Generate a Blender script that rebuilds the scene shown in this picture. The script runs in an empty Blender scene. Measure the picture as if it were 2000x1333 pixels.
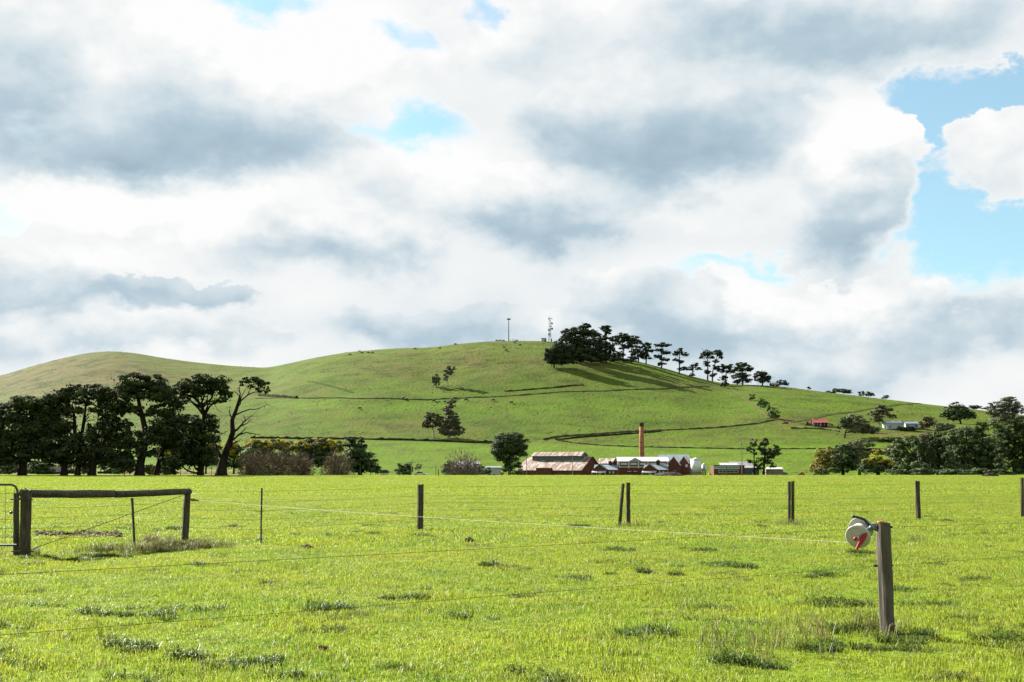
import bpy, math, random
import numpy as np
from mathutils import Vector, Matrix
from math import sin, cos, tan, atan, atan2, radians, pi, sqrt, exp

S = bpy.context.scene
COL = S.collection
# ------------------------------------------------------------------ camera
F = 2145.0                       # focal length in photograph pixels (2000 wide)
TH = atan(244.5 / F)             # upward pitch
CT, ST = cos(TH), sin(TH)
CAMZ = 1.6
cam = bpy.data.cameras.new('camera')
cam.sensor_width = 36.0
cam.lens = F / 2000 * 36
cam.clip_start = 0.1
cam.clip_end = 20000
camo = bpy.data.objects.new('camera', cam)
COL.objects.link(camo)
camo.location = (0, 0, CAMZ)
camo.rotation_euler = (radians(90) + TH, 0, 0)
S.camera = camo
# ------------------------------------------------------------------ exposure
S.view_settings.view_transform = 'Standard'
S.view_settings.look = 'None'
S.view_settings.gamma = 1.0
S.view_settings.exposure = 2.1
S.view_settings.use_curve_mapping = False
S.cycles.max_bounces = 5
S.cycles.diffuse_bounces = 2
S.cycles.transparent_max_bounces = 8
S.cycles.sample_clamp_indirect = 4.0
# ------------------------------------------------------------------ sun
SUN_EL = radians(31)
SUN_AZ = radians(-48)            # from +Y (straight ahead) round to the left
SDIR = Vector((sin(SUN_AZ) * cos(SUN_EL), cos(SUN_AZ) * cos(SUN_EL), sin(SUN_EL)))
sl = bpy.data.lights.new('sun', 'SUN')
sl.energy = 5.0
sl.angle = radians(0.55)
sl.color = (1.0, 0.95, 0.86)
slo = bpy.data.objects.new('sun', sl)
COL.objects.link(slo)
slo.rotation_euler = (-SDIR).to_track_quat('-Z', 'Y').to_euler()
slo.location = SDIR * 300

# ------------------------------------------------------------------ pixel <-> world
def ray(px, py):
    cx = (px - 1000) / F
    cy = (666.5 - py) / F
    return cx, CT - cy * ST, ST + cy * CT
def at(px, py, Y):
    r = ray(px, py)
    t = Y / r[1]
    return Vector((r[0] * t, Y, CAMZ + r[2] * t))

# ------------------------------------------------------------------ sky
W = bpy.data.worlds.new('World')
S.world = W
W.use_nodes = True
nt = W.node_tree
nt.nodes.clear()
class NG:
    """tiny helper for node graphs"""
    def __init__(self, tree): self.t = tree; self.x = 0
    def n(self, typ, **kw):
        nd = self.t.nodes.new(typ)
        ins = kw.pop('ins', {})
        for k, v in kw.items(): setattr(nd, k, v)
        for k, v in ins.items(): self.set(nd.inputs[k], v)
        return nd
    def set(self, sock, v):
        if isinstance(v, bpy.types.NodeSocket): self.t.links.new(v, sock)
        elif isinstance(v, bpy.types.Node): self.t.links.new(v.outputs[0], sock)
        else: sock.default_value = v
    def m(self, op, a, b=0.0, c=0.0, clamp=False):
        nd = self.n('ShaderNodeMath', operation=op, use_clamp=clamp)
        self.set(nd.inputs[0], a); self.set(nd.inputs[1], b)
        if op in ('MULTIPLY_ADD',): self.set(nd.inputs[2], c)
        return nd.outputs[0]
    def v(self, op, a, b=(0, 0, 0), c=(0, 0, 0)):
        nd = self.n('ShaderNodeVectorMath', operation=op)
        self.set(nd.inputs[0], a); self.set(nd.inputs[1], b)
        if op == 'MULTIPLY_ADD': self.set(nd.inputs[2], c)
        return nd.outputs['Value'] if op in ('LENGTH', 'DOT_PRODUCT') else nd.outputs[0]
    def noise(self, vec, scale, detail=4, rough=0.5, dist=0.0, dim='3D'):
        nd = self.n('ShaderNodeTexNoise', noise_dimensions=dim)
        self.set(nd.inputs['Vector'], vec); self.set(nd.inputs['Scale'], scale)
        nd.inputs['Detail'].default_value = detail; nd.inputs['Roughness'].default_value = rough
        nd.inputs['Distortion'].default_value = dist
        return nd
    def ss(self, val, a, b, lo=0.0, hi=1.0, typ='SMOOTHSTEP'):
        nd = self.n('ShaderNodeMapRange', interpolation_type=typ)
        self.set(nd.inputs['Value'], val); self.set(nd.inputs['From Min'], a); self.set(nd.inputs['From Max'], b)
        self.set(nd.inputs['To Min'], lo); self.set(nd.inputs['To Max'], hi)
        return nd.outputs[0]
    def mix(self, fac, a, b):
        nd = self.n('ShaderNodeMix', data_type='RGBA')
        self.set(nd.inputs[0], fac); self.set(nd.inputs[6], a); self.set(nd.inputs[7], b)
        return nd.outputs[2]
g = NG(nt)
sky = g.n('ShaderNodeTexSky', sky_type='NISHITA', sun_disc=False, sun_elevation=SUN_EL,
          sun_rotation=SUN_AZ % (2 * pi), air_density=1.0, dust_density=0.6, ozone_density=1.6)
tc = g.n('ShaderNodeTexCoord')
D = tc.outputs['Generated']
sep = g.n('ShaderNodeSeparateXYZ', ins={0: D})
az = g.m('ARCTAN2', sep.outputs[0], sep.outputs[1])
el = g.m('ARCSINE', sep.outputs[2])
ae = g.n('ShaderNodeCombineXYZ', ins={0: az, 1: el, 2: 0.0}).outputs[0]
# billowing distortion of the cloud coordinates (same everywhere round the sky)
Dn = g.v('MULTIPLY', D, (1.0, 1.0, 1.5))
w1 = g.noise(Dn, 3.0, 2, 0.5)
w2 = g.noise(Dn, 9.0, 3, 0.5)
w3 = g.noise(Dn, 24.0, 4, 0.6)
H = (0.5, 0.5, 0.5)
wv = g.v('MULTIPLY_ADD', g.v('SUBTRACT', w1.outputs['Color'], H), (0.16, 0.10, 0.0), ae)
wv = g.v('MULTIPLY_ADD', g.v('SUBTRACT', w2.outputs['Color'], H), (0.075, 0.065, 0.0), wv)
wf = g.v('MULTIPLY_ADD', g.v('SUBTRACT', w3.outputs['Color'], H), (0.055, 0.050, 0.0), wv)
def azel(px, py):
    r = Vector(ray(px, py)).normalized()
    return atan2(r.x, r.y), math.asin(r.z)
def blobs(lst, vec, wide=1.12):
    acc = 0.0
    for n_, (px, py, rx, ry, amp) in enumerate(lst):
        if n_ and n_ % 6 == 0: vec = g.v('MULTIPLY_ADD', acc, (1e-7, 1e-7, 0), vec)
        a0, e0 = azel(px, py)
        sa, se = F / (rx * wide), F / (ry * wide)
        gr = g.n('ShaderNodeTexGradient', gradient_type='SPHERICAL', ins={0: g.v('MULTIPLY_ADD', vec, (sa, se, 0), (-a0 * sa, -e0 * se, 0))})
        acc = g.m('MULTIPLY_ADD', gr.outputs[1], amp * 1.15, acc)
    return acc
GREY = [(120, 265, 330, 130, .12), (430, 285, 360, 120, .15), (620, 310, 190, 100, .16), (1345, 350, 180, 110, .26), (1240, 250, 260, 170, .14), (1570, 120, 280, 110, .18),
        (1740, 505, 190, 70, .30), (1010, 468, 260, 45, .30), (1230, 492, 170, 40, .28), (640, 510, 240, 50, .2), (370, 590, 160, 45, .30), (130, 565, 200, 60, .2), (850, 612, 190, 55, .26),
        (700, 655, 280, 45, .24), (20, 680, 110, 60, .30), (1300, 600, 160, 70, .24), (1400, 628, 100, 40, .34), (1650, 712, 440, 60, .22), (1900, 610, 150, 60, .28)]
# cumulus heaps, far ones first: centre, radii, shade at the crown, shade at the base, reach over blue openings
HEAPS = [(1500, 700, 560, 70, .10, .34, 0), (900, 660, 330, 70, .12, .36, 0), (250, 660, 420, 75, .06, .30, 0), (1900, 650, 300, 110, .08, .40, 0), (1600, 610, 330, 70, .0, .26, 1), (1250, 610, 230, 100, .14, .40, 0),
         (110, 575, 240, 80, .14, .44, 0), (390, 590, 150, 55, .30, .50, 0), (640, 500, 300, 95, .02, .36, 0), (230, 430, 400, 110, .0, .16, 0), (1060, 430, 330, 110, .02, .44, 0), (800, 380, 190, 130, .0, .26, 0),
         (1650, 410, 190, 165, .0, .55, 1), (1290, 270, 340, 200, .08, .55, 0), (1590, 75, 460, 160, .06, .50, 0), (290, 205, 600, 240, .0, .64, 0), (690, 90, 330, 110, .0, .12, 0), (1000, 60, 260, 130, .0, .16, 0), (1995, 335, 215, 135, .0, .18, 1)]
WHITE = [(330, 420, 330, 70, .30), (120, 400, 220, 60, .3), (210, 350, 120, 45, .35), (540, 365, 90, 40, .25), (780, 390, 160, 140, .25), (860, 300, 160, 70, .2), (1620, 300, 210, 90, .3), (700, 80, 320, 110, .3), (560, 55, 170, 80, .25), (350, 40, 120, 60, .2), (1400, 425, 240, 40, .22), (950, 400, 120, 50, .2), (1450, 560, 160, 40, .2), (80, 500, 200, 40, .2), (260, 520, 100, 40, .2), (1700, 590, 260, 40, .25), (520, 670, 120, 40, .2)]
GAP = [(520, 5, 190, 60, 1.5), (815, 238, 140, 60, 1.35), (1840, 225, 220, 65, 1.9), (1970, 190, 130, 45, 1.3), (1730, 235, 120, 55, 1.0), (1870, 400, 170, 160, 1.9),
       (1800, 300, 95, 110, 1.5), (1950, 510, 150, 90, 1.8), (1400, 530, 170, 24, .85), (790, 45, 75, 40, .9), (5, 440, 60, 45, 1.0), (930, 15, 50, 30, .6), (1540, 525, 80, 18, .5), (725, 205, 60, 30, .45)]
PUFF = [(2000, 330, 190, 110, 2.0), (1900, 300, 90, 45, .8), (1610, 320, 210, 130, 1.2), (1720, 560, 220, 40, .7)]
grey = g.m('SUBTRACT', blobs(GREY, wv), blobs(WHITE, wf, 1.2))
gap = g.m('SUBTRACT', blobs(GAP, wf, 1.05), blobs(PUFF, wf, 1.15))
# wide noise fields carry the same kind of cloud on round the rest of the sky
wide = g.noise(g.v('MULTIPLY', D, (1.0, 1.0, 2.2)), 1.9, 6, 0.55)
inview = g.m('MULTIPLY', g.ss(sep.outputs[1], 0.80, 0.92), g.ss(el, 0.50, 0.62, 1.0, 0.0))
outv = g.m('SUBTRACT', 1.0, inview)
gap = g.m('ADD', gap, g.m('MULTIPLY', outv, g.ss(wide.outputs[0], 0.54, 0.66, 0.0, 1.2)))
grey = g.m('ADD', grey, g.m('MULTIPLY', outv, g.ss(wide.outputs[0], 0.48, 0.30, 0.0, 0.7)))
# billows: a density noise sampled twice, the second time shifted towards the sun
bn = g.noise(g.v('MULTIPLY', D, (1, 1, 1.4)), 6.0, 7, 0.55, 0.0)
bn2 = g.noise(g.v('MULTIPLY_ADD', D, (1, 1, 1.4), (-0.012, 0.006, 0.026)), 6.0, 4, 0.5, 0.0)
emb = g.m('SUBTRACT', bn.outputs[0], bn2.outputs[0])
pf0 = g.noise(g.v('MULTIPLY', D, (1, 1, 1.3)), 13.0, 4, 0.55, 0.0)
puff = g.m('ABSOLUTE', g.m('MULTIPLY_ADD', pf0.outputs[0], 2.0, -1.0))       # rounded heads, sharp creases
base = g.m('MULTIPLY_ADD', g.m('SUBTRACT', bn.outputs[0], 0.74), -0.55, g.m('MULTIPLY', grey, 0.55))
fine = g.m('MULTIPLY_ADD', puff, -0.30, g.m('MULTIPLY_ADD', emb, -1.5, g.m('MULTIPLY_ADD', grey, 0.72, 0.115)))
sh = base
for (px, py, rx, ry, lo, hi, over) in HEAPS:
    a0, e0 = azel(px, py)
    sa, se = F / rx, F / ry
    wk = g.v('MULTIPLY_ADD', sh, (1e-7, 1e-7, 0), wf)       # orders the evaluation heap by heap
    q = g.v('MULTIPLY_ADD', wk, (sa, se, 0), (-a0 * sa, -e0 * se, 0))
    dd = g.n('ShaderNodeTexGradient', gradient_type='SPHERICAL', ins={0: q}).outputs[1]
    qy = g.v('DOT_PRODUCT', q, (0.15, 1, 0))
    dd = g.m('MULTIPLY_ADD', puff, 0.16, dd)
    al = g.ss(dd, 0.16, g.ss(qy, 0.35, -0.5, 0.25, 0.75, 'LINEAR'))
    s_ = g.ss(qy, 0.58, -0.42, lo, hi * 1.1)
    sh = g.m('MULTIPLY_ADD', al, g.m('SUBTRACT', g.m('ADD', s_, fine), sh), sh)
    if over: gap = g.m('MULTIPLY_ADD', al, -1.3, gap)
edge = g.m('MULTIPLY_ADD', g.m('MULTIPLY', g.m('SUBTRACT', bn.outputs[0], 0.5), g.ss(gap, 0.0, 0.4)), -2.8, gap)
cover = g.ss(edge, 0.12, 1.15, 1.0, 0.0)
thin = g.ss(edge, -0.1, 0.5, 0.0, 1.0)          # thinner, brighter cloud round the openings
sh = g.m('MULTIPLY', sh, g.m('MULTIPLY_ADD', thin, -0.5, 1.0))
cr = g.n('ShaderNodeValToRGB')
g.set(cr.inputs[0], sh)
els = cr.color_ramp.elements
els[0].position = 0.0; els[0].color = (0.400, 0.400, 0.400, 1)
els[1].position = 1.0; els[1].color = (0.145, 0.195, 0.234, 1)
for p, c in ((0.12, (0.366, 0.374, 0.376, 1)), (0.32, (0.296, 0.326, 0.342, 1)), (0.62, (0.198, 0.250, 0.284, 1))):
    e = els.new(p); e.color = c
cloud = g.v('SCALE', cr.outputs[0]); nt.nodes[-1].inputs['Scale'].default_value = 10.0
skyc = g.v('MULTIPLY', sky.outputs[0], (0.57, 0.80, 0.74))
skyc = g.mix(0.25, skyc, (3.4, 3.8, 4.0, 1))       # thin high veil in the openings
fin = g.mix(cover, skyc, cloud)
bg = g.n('ShaderNodeBackground', ins={'Color': fin, 'Strength': 0.0575})
out = g.n('ShaderNodeOutputWorld')
nt.links.new(bg.outputs[0], out.inputs[0])
W.cycles.sampling_method = 'MANUAL'
W.cycles.sample_map_resolution = 512

# ------------------------------------------------------------------ materials
MATS = {}
def material(name, cols, scale=1.0, rough=0.8, bump=0.0, bscale=None, coords='Object', spec=0.3, metallic=0.0, stretch=(1, 1, 1), detail=4, contrast=(0.35, 0.65), trans=0.0, tint=0.0):
    """cols: one or two colours mixed by noise; trans: translucent share; tint: strength of per-card tint attribute"""
    m = bpy.data.materials.new(name)
    m.use_nodes = True
    t = m.node_tree
    h = NG(t)
    p = t.nodes['Principled BSDF']
    tcn = h.n('ShaderNodeTexCoord')
    vec = tcn.outputs[coords] if coords != 'World' else h.n('ShaderNodeNewGeometry').outputs['Position']
    vec = h.v('MULTIPLY', vec, stretch)
    c1 = (*cols[0], 1); c2 = (*cols[-1], 1)
    nz = h.noise(vec, scale, detail, 0.6)
    col = h.mix(h.ss(nz.outputs[0], contrast[0], contrast[1]), c1, c2)
    if len(cols) == 3:
        nz2 = h.noise(vec, scale * 0.23, 3, 0.6)
        col = h.mix(h.ss(nz2.outputs[0], 0.4, 0.65), col, (*cols[1], 1))
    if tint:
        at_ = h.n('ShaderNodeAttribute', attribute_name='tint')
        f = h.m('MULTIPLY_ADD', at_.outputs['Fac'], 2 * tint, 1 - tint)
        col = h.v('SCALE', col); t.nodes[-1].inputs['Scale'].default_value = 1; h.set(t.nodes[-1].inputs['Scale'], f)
    h.set(p.inputs['Base Color'], col)
    p.inputs['Roughness'].default_value = rough
    p.inputs['Metallic'].default_value = metallic
    p.inputs['Specular IOR Level'].default_value = spec
    if bump:
        nb = h.noise(vec, bscale or scale * 3, 5, 0.6)
        b = h.n('ShaderNodeBump', ins={'Strength': 1.0, 'Distance': bump, 'Height': nb.outputs[0]})
        h.set(p.inputs['Normal'], b)
    if trans:
        tr = h.n('ShaderNodeBsdfTranslucent', ins={'Color': col})
        mx = h.n('ShaderNodeMixShader', ins={0: trans, 1: p.outputs[0], 2: tr.outputs[0]})
        h.set(t.nodes['Material Output'].inputs[0], mx.outputs[0])
    MATS[name] = m
    return m

# ------------------------------------------------------------------ numpy noise and terrain
def _hash(ix, iy, seed):
    h = (ix.astype(np.int64) * 374761393 + iy.astype(np.int64) * 668265263 + seed * 2147483647) & 0xFFFFFFFF
    h = ((h ^ (h >> 13)) * 1274126177) & 0xFFFFFFFF
    return ((h ^ (h >> 16)) & 0xFFFF) / 65535.0
def vnoise(x, y, seed=0):
    ix, iy = np.floor(x), np.floor(y)
    fx, fy = x - ix, y - iy
    fx = fx * fx * (3 - 2 * fx); fy = fy * fy * (3 - 2 * fy)
    a = _hash(ix, iy, seed); b = _hash(ix + 1, iy, seed); c = _hash(ix, iy + 1, seed); d = _hash(ix + 1, iy + 1, seed)
    return a + (b - a) * fx + (c - a) * fy + (a - b - c + d) * fx * fy
def fbm(x, y, seed=0, octs=4, gain=0.5):
    s, amp, tot = 0, 1.0, 0
    for o in range(octs):
        s = s + amp * vnoise(x * 2 ** o, y * 2 ** o, seed + o); tot += amp; amp *= gain
    return s / tot - 0.5
def sst(v, a, b):
    t = np.clip((v - a) / (b - a), 0, 1)
    return t * t * (3 - 2 * t)
def slope(py):
    cy = (666.5 - py) / F
    return (ST + cy * CT) / (CT - cy * ST)
RIDGE = np.array([(-1400, 800, 1300), (-600, 765, 1300), (-300, 748, 1350), (0, 735, 1400), (60, 716, 1400), (120, 700, 1420), (170, 689.5, 1430), (215, 686, 1430), (262, 690, 1420),
    (320, 700, 1400), (380, 708, 1380), (450, 715, 1330), (520, 719, 1250), (560, 711, 1190), (620, 698, 1160), (680, 688, 1150), (760, 681.5, 1140), (840, 679, 1140),
    (900, 671.5, 1140), (950, 667.5, 1140), (1000, 666.5, 1140), (1060, 666.5, 1135), (1110, 671, 1125), (1150, 682, 1110), (1200, 696, 1095), (1250, 707, 1080), (1300, 720, 1065), (1350, 735, 1050), (1400, 747, 1040),
    (1430, 751, 1030), (1490, 753, 1020), (1540, 757, 1020), (1600, 765, 1010), (1700, 777, 1000), (1800, 789, 980), (1900, 800, 950), (2000, 812, 930), (2300, 842, 900), (2900, 870, 900), (3600, 880, 900)], float)
FOOT = np.array([(-1400, 866, 720), (0, 864, 720), (480, 860, 720), (700, 858, 710), (860, 860, 705), (970, 863, 700), (1100, 868, 690), (1300, 876, 670), (1600, 878, 650), (1800, 878, 640), (2000, 882, 620), (3600, 890, 600)], float)
def _smooth_tab(tab, col, u):
    # piecewise-linear, averaged over a small window so that slopes do not crease
    return sum(np.interp(u + o, tab[:, 0], tab[:, col]) for o in (-14, -7, 0, 7, 14)) / 5
def terrain(x, y):
    """ground height; everything is given at its real distance"""
    x = np.asarray(x, float); y = np.asarray(y, float)
    Y = np.maximum(y, 1.0)
    a = np.clip(x / Y, -1.25, 1.25)
    u = 1000 + F * a * 0.997
    # near paddock
    z0 = 0.10 * fbm(x / 9.0, y / 9.0, 3, 3) + 0.05 * fbm(x / 1.7, y / 1.7, 9, 2) * sst(Y, 90, 30) + 0.25 * fbm(x / 45.0, y / 45.0, 5, 2) * sst(Y, 20, 80) * sst(Y, 200, 170)
    pb = 918 + 15 * sst(u, 450, 760)
    zb = CAMZ + slope(pb) * 520
    z1 = z0 + (zb - z0) * sst(Y, 192, 330)
    # hill
    pr = _smooth_tab(RIDGE, 1, u); Yr = _smooth_tab(RIDGE, 2, u)
    pf = _smooth_tab(FOOT, 1, u); Yf = _smooth_tab(FOOT, 2, u)
    lo = np.clip((Y - 520) / (Yf - 520), 0, 1)
    t = np.clip((Y - Yf) / (Yr - Yf), 0, 1)
    gt = 1 - (1 - t) ** 1.55
    kn = sst(lo, 0, 1) * 0.35 + lo * 0.65
    py = pb + (pf - pb) * kn + (pr - pf) * gt
    zh = CAMZ + slope(py) * Y
    rel = (7.0 * fbm(x / 210.0, y / 160.0, 21, 3) + 2.4 * fbm(x / 42.0, y / 34.0, 31, 3)) * sst(t, 0.02, 0.3) * sst(t, 1.0, 0.72) + 1.2 * fbm(x / 60.0, y / 50.0, 41, 2) * sst(lo, 0.1, 0.6) * sst(t, 0.5, 0.0)
    zh = zh + rel
    over = np.maximum(Y - Yr, 0)
    zr = CAMZ + slope(pr) * Yr
    zo = zr + slope(pr) * over * np.exp(-over / 60.0) - over * over / 900.0
    zh = np.where(Y > Yr, np.maximum(zo, -6), zh)
    z = np.where(Y < 520, z1, zh)
    fade = sst(np.abs(a), 1.15, 0.78) * sst(Y, 2999, 2400)
    near = sst(Y, 8, 3)
    return np.where(y < 3, 0.0, z * np.where(Y > 150, fade, 1.0) * (1 - near) * sst(np.abs(a), 1.2, 1.0))
def zg(x, y): return float(terrain(np.array([x]), np.array([y]))[0])
_Ys = np.exp(np.linspace(np.log(4.0), np.log(1600.0), 2200))
def gnd(px, py, lo=4.0):
    """first point of the ground seen through a pixel, no nearer than lo"""
    r = ray(px, py)
    ys = _Ys[_Ys >= lo]
    zr = CAMZ + ys * r[2] / r[1]
    zt = terrain(ys * r[0] / r[1], ys)
    k = np.nonzero(zt >= zr)[0]
    Y = ys[k[0]] if len(k) else ys[int(np.argmin(zr - zt))]
    x = Y * r[0] / r[1]
    return Vector((x, Y, zg(x, Y)))
def stand(px, Y):
    """point on the ground under a photograph column at a given distance"""
    x = (px - 1000) / F * Y / 0.997
    return Vector((x, Y, zg(x, Y)))

# ------------------------------------------------------------------ mesh helpers
def tag(o, label=None, cat=None, group=None, kind=None):
    if label: o['label'] = label
    if cat: o['category'] = cat
    if group: o['group'] = group
    if kind: o['kind'] = kind
    return o
def empty(name, loc, label, cat, group=None, rz=0.0):
    o = bpy.data.objects.new(name, None)
    COL.objects.link(o)
    o.location = loc
    o.rotation_euler = (0, 0, rz)
    o.empty_display_size = 0.2
    return tag(o, label, cat, group)
def link(name, me, mat, parent=None, loc=None):
    o = bpy.data.objects.new(name, me)
    COL.objects.link(o)
    mats = mat if isinstance(mat, (list, tuple)) else [mat]
    if len(me.materials) == 0:
        for m in mats: me.materials.append(MATS[m] if isinstance(m, str) else m)
    if parent is not None: o.parent = parent
    if loc is not None: o.location = loc
    return o
class MB:
    def __init__(self): self.v = []; self.f = []; self.mi = []
    def face(self, pts, mi=0):
        b = len(self.v)
        self.v += [tuple(p) for p in pts]
        self.f.append(tuple(range(b, b + len(pts)))); self.mi.append(mi)
        return self
    def box(self, c, s, rz=0.0, mi=0, M=None):
        x, y, z = s[0] / 2, s[1] / 2, s[2] / 2
        R = M if M is not None else Matrix.Rotation(rz, 3, 'Z')
        b = len(self.v)
        for k in ((-x, -y, -z), (x, -y, -z), (x, y, -z), (-x, y, -z), (-x, -y, z), (x, -y, z), (x, y, z), (-x, y, z)):
            self.v.append(tuple(Vector(c) + R @ Vector(k)))
        for q in ((0, 3, 2, 1), (4, 5, 6, 7), (0, 1, 5, 4), (1, 2, 6, 5), (2, 3, 7, 6), (3, 0, 4, 7)):
            self.f.append(tuple(b + i for i in q)); self.mi.append(mi)
        return self
    def tube(self, pts, radii, n=6, cap=True, mi=0, squash=None):
        pts = [Vector(p) for p in pts]
        if not isinstance(radii, (list, tuple)): radii = [radii] * len(pts)
        b = len(self.v)
        for i, p in enumerate(pts):
            d = (pts[min(i + 1, len(pts) - 1)] - pts[max(i - 1, 0)])
            if d.length < 1e-9: d = Vector((0, 0, 1))
            d.normalize()
            up = Vector((0, 0, 1)) if abs(d.z) < 0.9 else Vector((0, 1, 0))
            s = d.cross(up).normalized(); t = s.cross(d)
            for k in range(n):
                a = 2 * pi * k / n
                self.v.append(tuple(p + (s * cos(a) + t * sin(a)) * radii[i]))
        for i in range(len(pts) - 1):
            for k in range(n):
                k2 = (k + 1) % n
                self.f.append((b + i * n + k, b + i * n + k2, b + (i + 1) * n + k2, b + (i + 1) * n + k)); self.mi.append(mi)
        if cap:
            self.f.append(tuple(b + k for k in range(n))[::-1]); self.mi.append(mi)
            e = b + (len(pts) - 1) * n
            self.f.append(tuple(e + k for k in range(n))); self.mi.append(mi)
        return self
    def lathe(self, prof, n=16, o=(0, 0, 0), mi=0, M=None):
        b = len(self.v)
        for (r, z) in prof:
            for k in range(n):
                a = 2 * pi * k / n
                p = Vector((r * cos(a), r * sin(a), z))
                if M is not None: p = M @ p
                self.v.append(tuple(Vector(o) + p))
        for i in range(len(prof) - 1):
            for k in range(n):
                k2 = (k + 1) % n
                self.f.append((b + i * n + k, b + i * n + k2, b + (i + 1) * n + k2, b + (i + 1) * n + k)); self.mi.append(mi)
        self.f.append(tuple(b + k for k in range(n))[::-1]); self.mi.append(mi)
        e = b + (len(prof) - 1) * n
        self.f.append(tuple(e + k for k in range(n))); self.mi.append(mi)
        return self
    def prism(self, outline, y0, y1, mi=0):
        """outline in x,z extruded along y"""
        n = len(outline)
        b = len(self.v)
        for y in (y0, y1):
            for (x, z) in outline: self.v.append((x, y, z))
        self.f.append(tuple(b + i for i in range(n))); self.mi.append(mi)
        self.f.append(tuple(b + n + i for i in range(n))[::-1]); self.mi.append(mi)
        for i in range(n):
            j = (i + 1) % n
            self.f.append((b + i, b + n + i, b + n + j, b + j)); self.mi.append(mi)
        return self
    def mesh(self, name, smooth=False):
        me = bpy.data.meshes.new(name)
        me.from_pydata(self.v, [], self.f)
        if any(self.mi): me.polygons.foreach_set('material_index', self.mi)
        if smooth: me.polygons.foreach_set('use_smooth', [True] * len(self.f))
        me.update()
        return me
    def build(self, name, mat, parent=None, loc=None, smooth=False):
        return link(name, self.mesh(name, smooth), mat, parent, loc)
def np_mesh(name, verts, faces, smooth=False):
    """quads (N,4) or tris (N,3) from numpy"""
    me = bpy.data.meshes.new(name)
    k = faces.shape[1]
    me.vertices.add(len(verts)); me.vertices.foreach_set('co', np.ascontiguousarray(verts, np.float32).ravel())
    me.loops.add(faces.size); me.loops.foreach_set('vertex_index', np.ascontiguousarray(faces, np.int32).ravel())
    me.polygons.add(len(faces)); me.polygons.foreach_set('loop_start', np.arange(0, faces.size, k, dtype=np.int32))
    if smooth: me.polygons.foreach_set('use_smooth', np.ones(len(faces), bool))
    me.update(calc_edges=True)
    return me
# ------------------------------------------------------------------ ground
def ground_material(name, hill):
    m = bpy.data.materials.new(name); m.use_nodes = True
    t = m.node_tree; h = NG(t); p = t.nodes['Principled BSDF']
    P = h.n('ShaderNodeNewGeometry').outputs['Position']
    def N(sc, det=4, st=(1, 1, 1), ro=0.6): return h.noise(h.v('MULTIPLY', P, st), sc, det, ro).outputs[0]
    if not hill:
        col = h.mix(h.ss(N(0.09, 4), 0.38, 0.62), (0.095, 0.147, 0.011, 1), (0.118, 0.156, 0.011, 1))
        col = h.mix(h.ss(N(0.55, 5), 0.50, 0.70), col, (0.060, 0.107, 0.013, 1))
        col = h.mix(h.ss(N(4.0, 4), 0.45, 0.75, 0, 0.75), col, (0.046, 0.078, 0.010, 1))
        col = h.mix(h.ss(N(1.3, 5), 0.64, 0.76, 0, 0.55), col, (0.115, 0.098, 0.040, 1))
        va = h.n('ShaderNodeAttribute', attribute_name='valley').outputs['Fac']
        vcol = h.mix(h.ss(N(0.03, 4), 0.35, 0.65), (0.076, 0.130, 0.010, 1), (0.096, 0.146, 0.011, 1))
        vcol = h.mix(h.ss(N(0.16, 5, (1, .5, 1)), 0.48, 0.68, 0, 0.6), vcol, (0.068, 0.120, 0.014, 1))
        col = h.mix(va, col, vcol)
        ra = h.n('ShaderNodeAttribute', attribute_name='soil').outputs['Fac']
        soil = h.mix(h.ss(N(0.8, 5), 0.35, 0.65), (0.080, 0.048, 0.028, 1), (0.128, 0.084, 0.056, 1))
        col = h.mix(ra, col, soil)
        bh = N(3.0, 6); dist = 0.10
        h.set(p.inputs['Normal'], h.n('ShaderNodeBump', ins={'Strength': 0.8, 'Distance': dist, 'Height': bh}))
    else:
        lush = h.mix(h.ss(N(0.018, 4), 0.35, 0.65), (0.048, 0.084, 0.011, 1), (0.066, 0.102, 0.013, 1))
        la = h.n('ShaderNodeAttribute', attribute_name='fresh_lit').outputs['Fac']
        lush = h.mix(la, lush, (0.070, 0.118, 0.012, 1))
        dry = h.mix(h.ss(N(0.03, 5), 0.35, 0.65), (0.068, 0.067, 0.018, 1), (0.092, 0.074, 0.028, 1))
        da = h.n('ShaderNodeAttribute', attribute_name='dry').outputs['Fac']
        f = h.m('ADD', da, h.ss(N(0.05, 6, (1, .6, 1)), 0.25, 0.75, -0.35, 0.40), clamp=True)
        col = h.mix(f, lush, dry)
        col = h.mix(h.m('MULTIPLY', h.ss(N(0.10, 7, (.5, .5, 1), .66), 0.45, 0.64), h.m('MULTIPLY_ADD', da, 0.7, 0.42, clamp=True)), col, (0.028, 0.042, 0.009, 1))
        col = h.mix(h.ss(N(0.40, 5, (.5, 1, 1)), 0.55, 0.72, 0, 0.4), col, (0.105, 0.100, 0.035, 1))
        bh = N(0.35, 7, (1, .5, 1), 0.68)
        h.set(p.inputs['Normal'], h.n('ShaderNodeBump', ins={'Strength': 1.0, 'Distance': 1.1, 'Height': bh}))
    h.set(p.inputs['Base Color'], col)
    p.inputs['Roughness'].default_value = 0.9
    p.inputs['Specular IOR Level'].default_value = 0.02
    MATS[name] = m
ground_material('pasture', False)
ground_material('hill_pasture', True)

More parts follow.
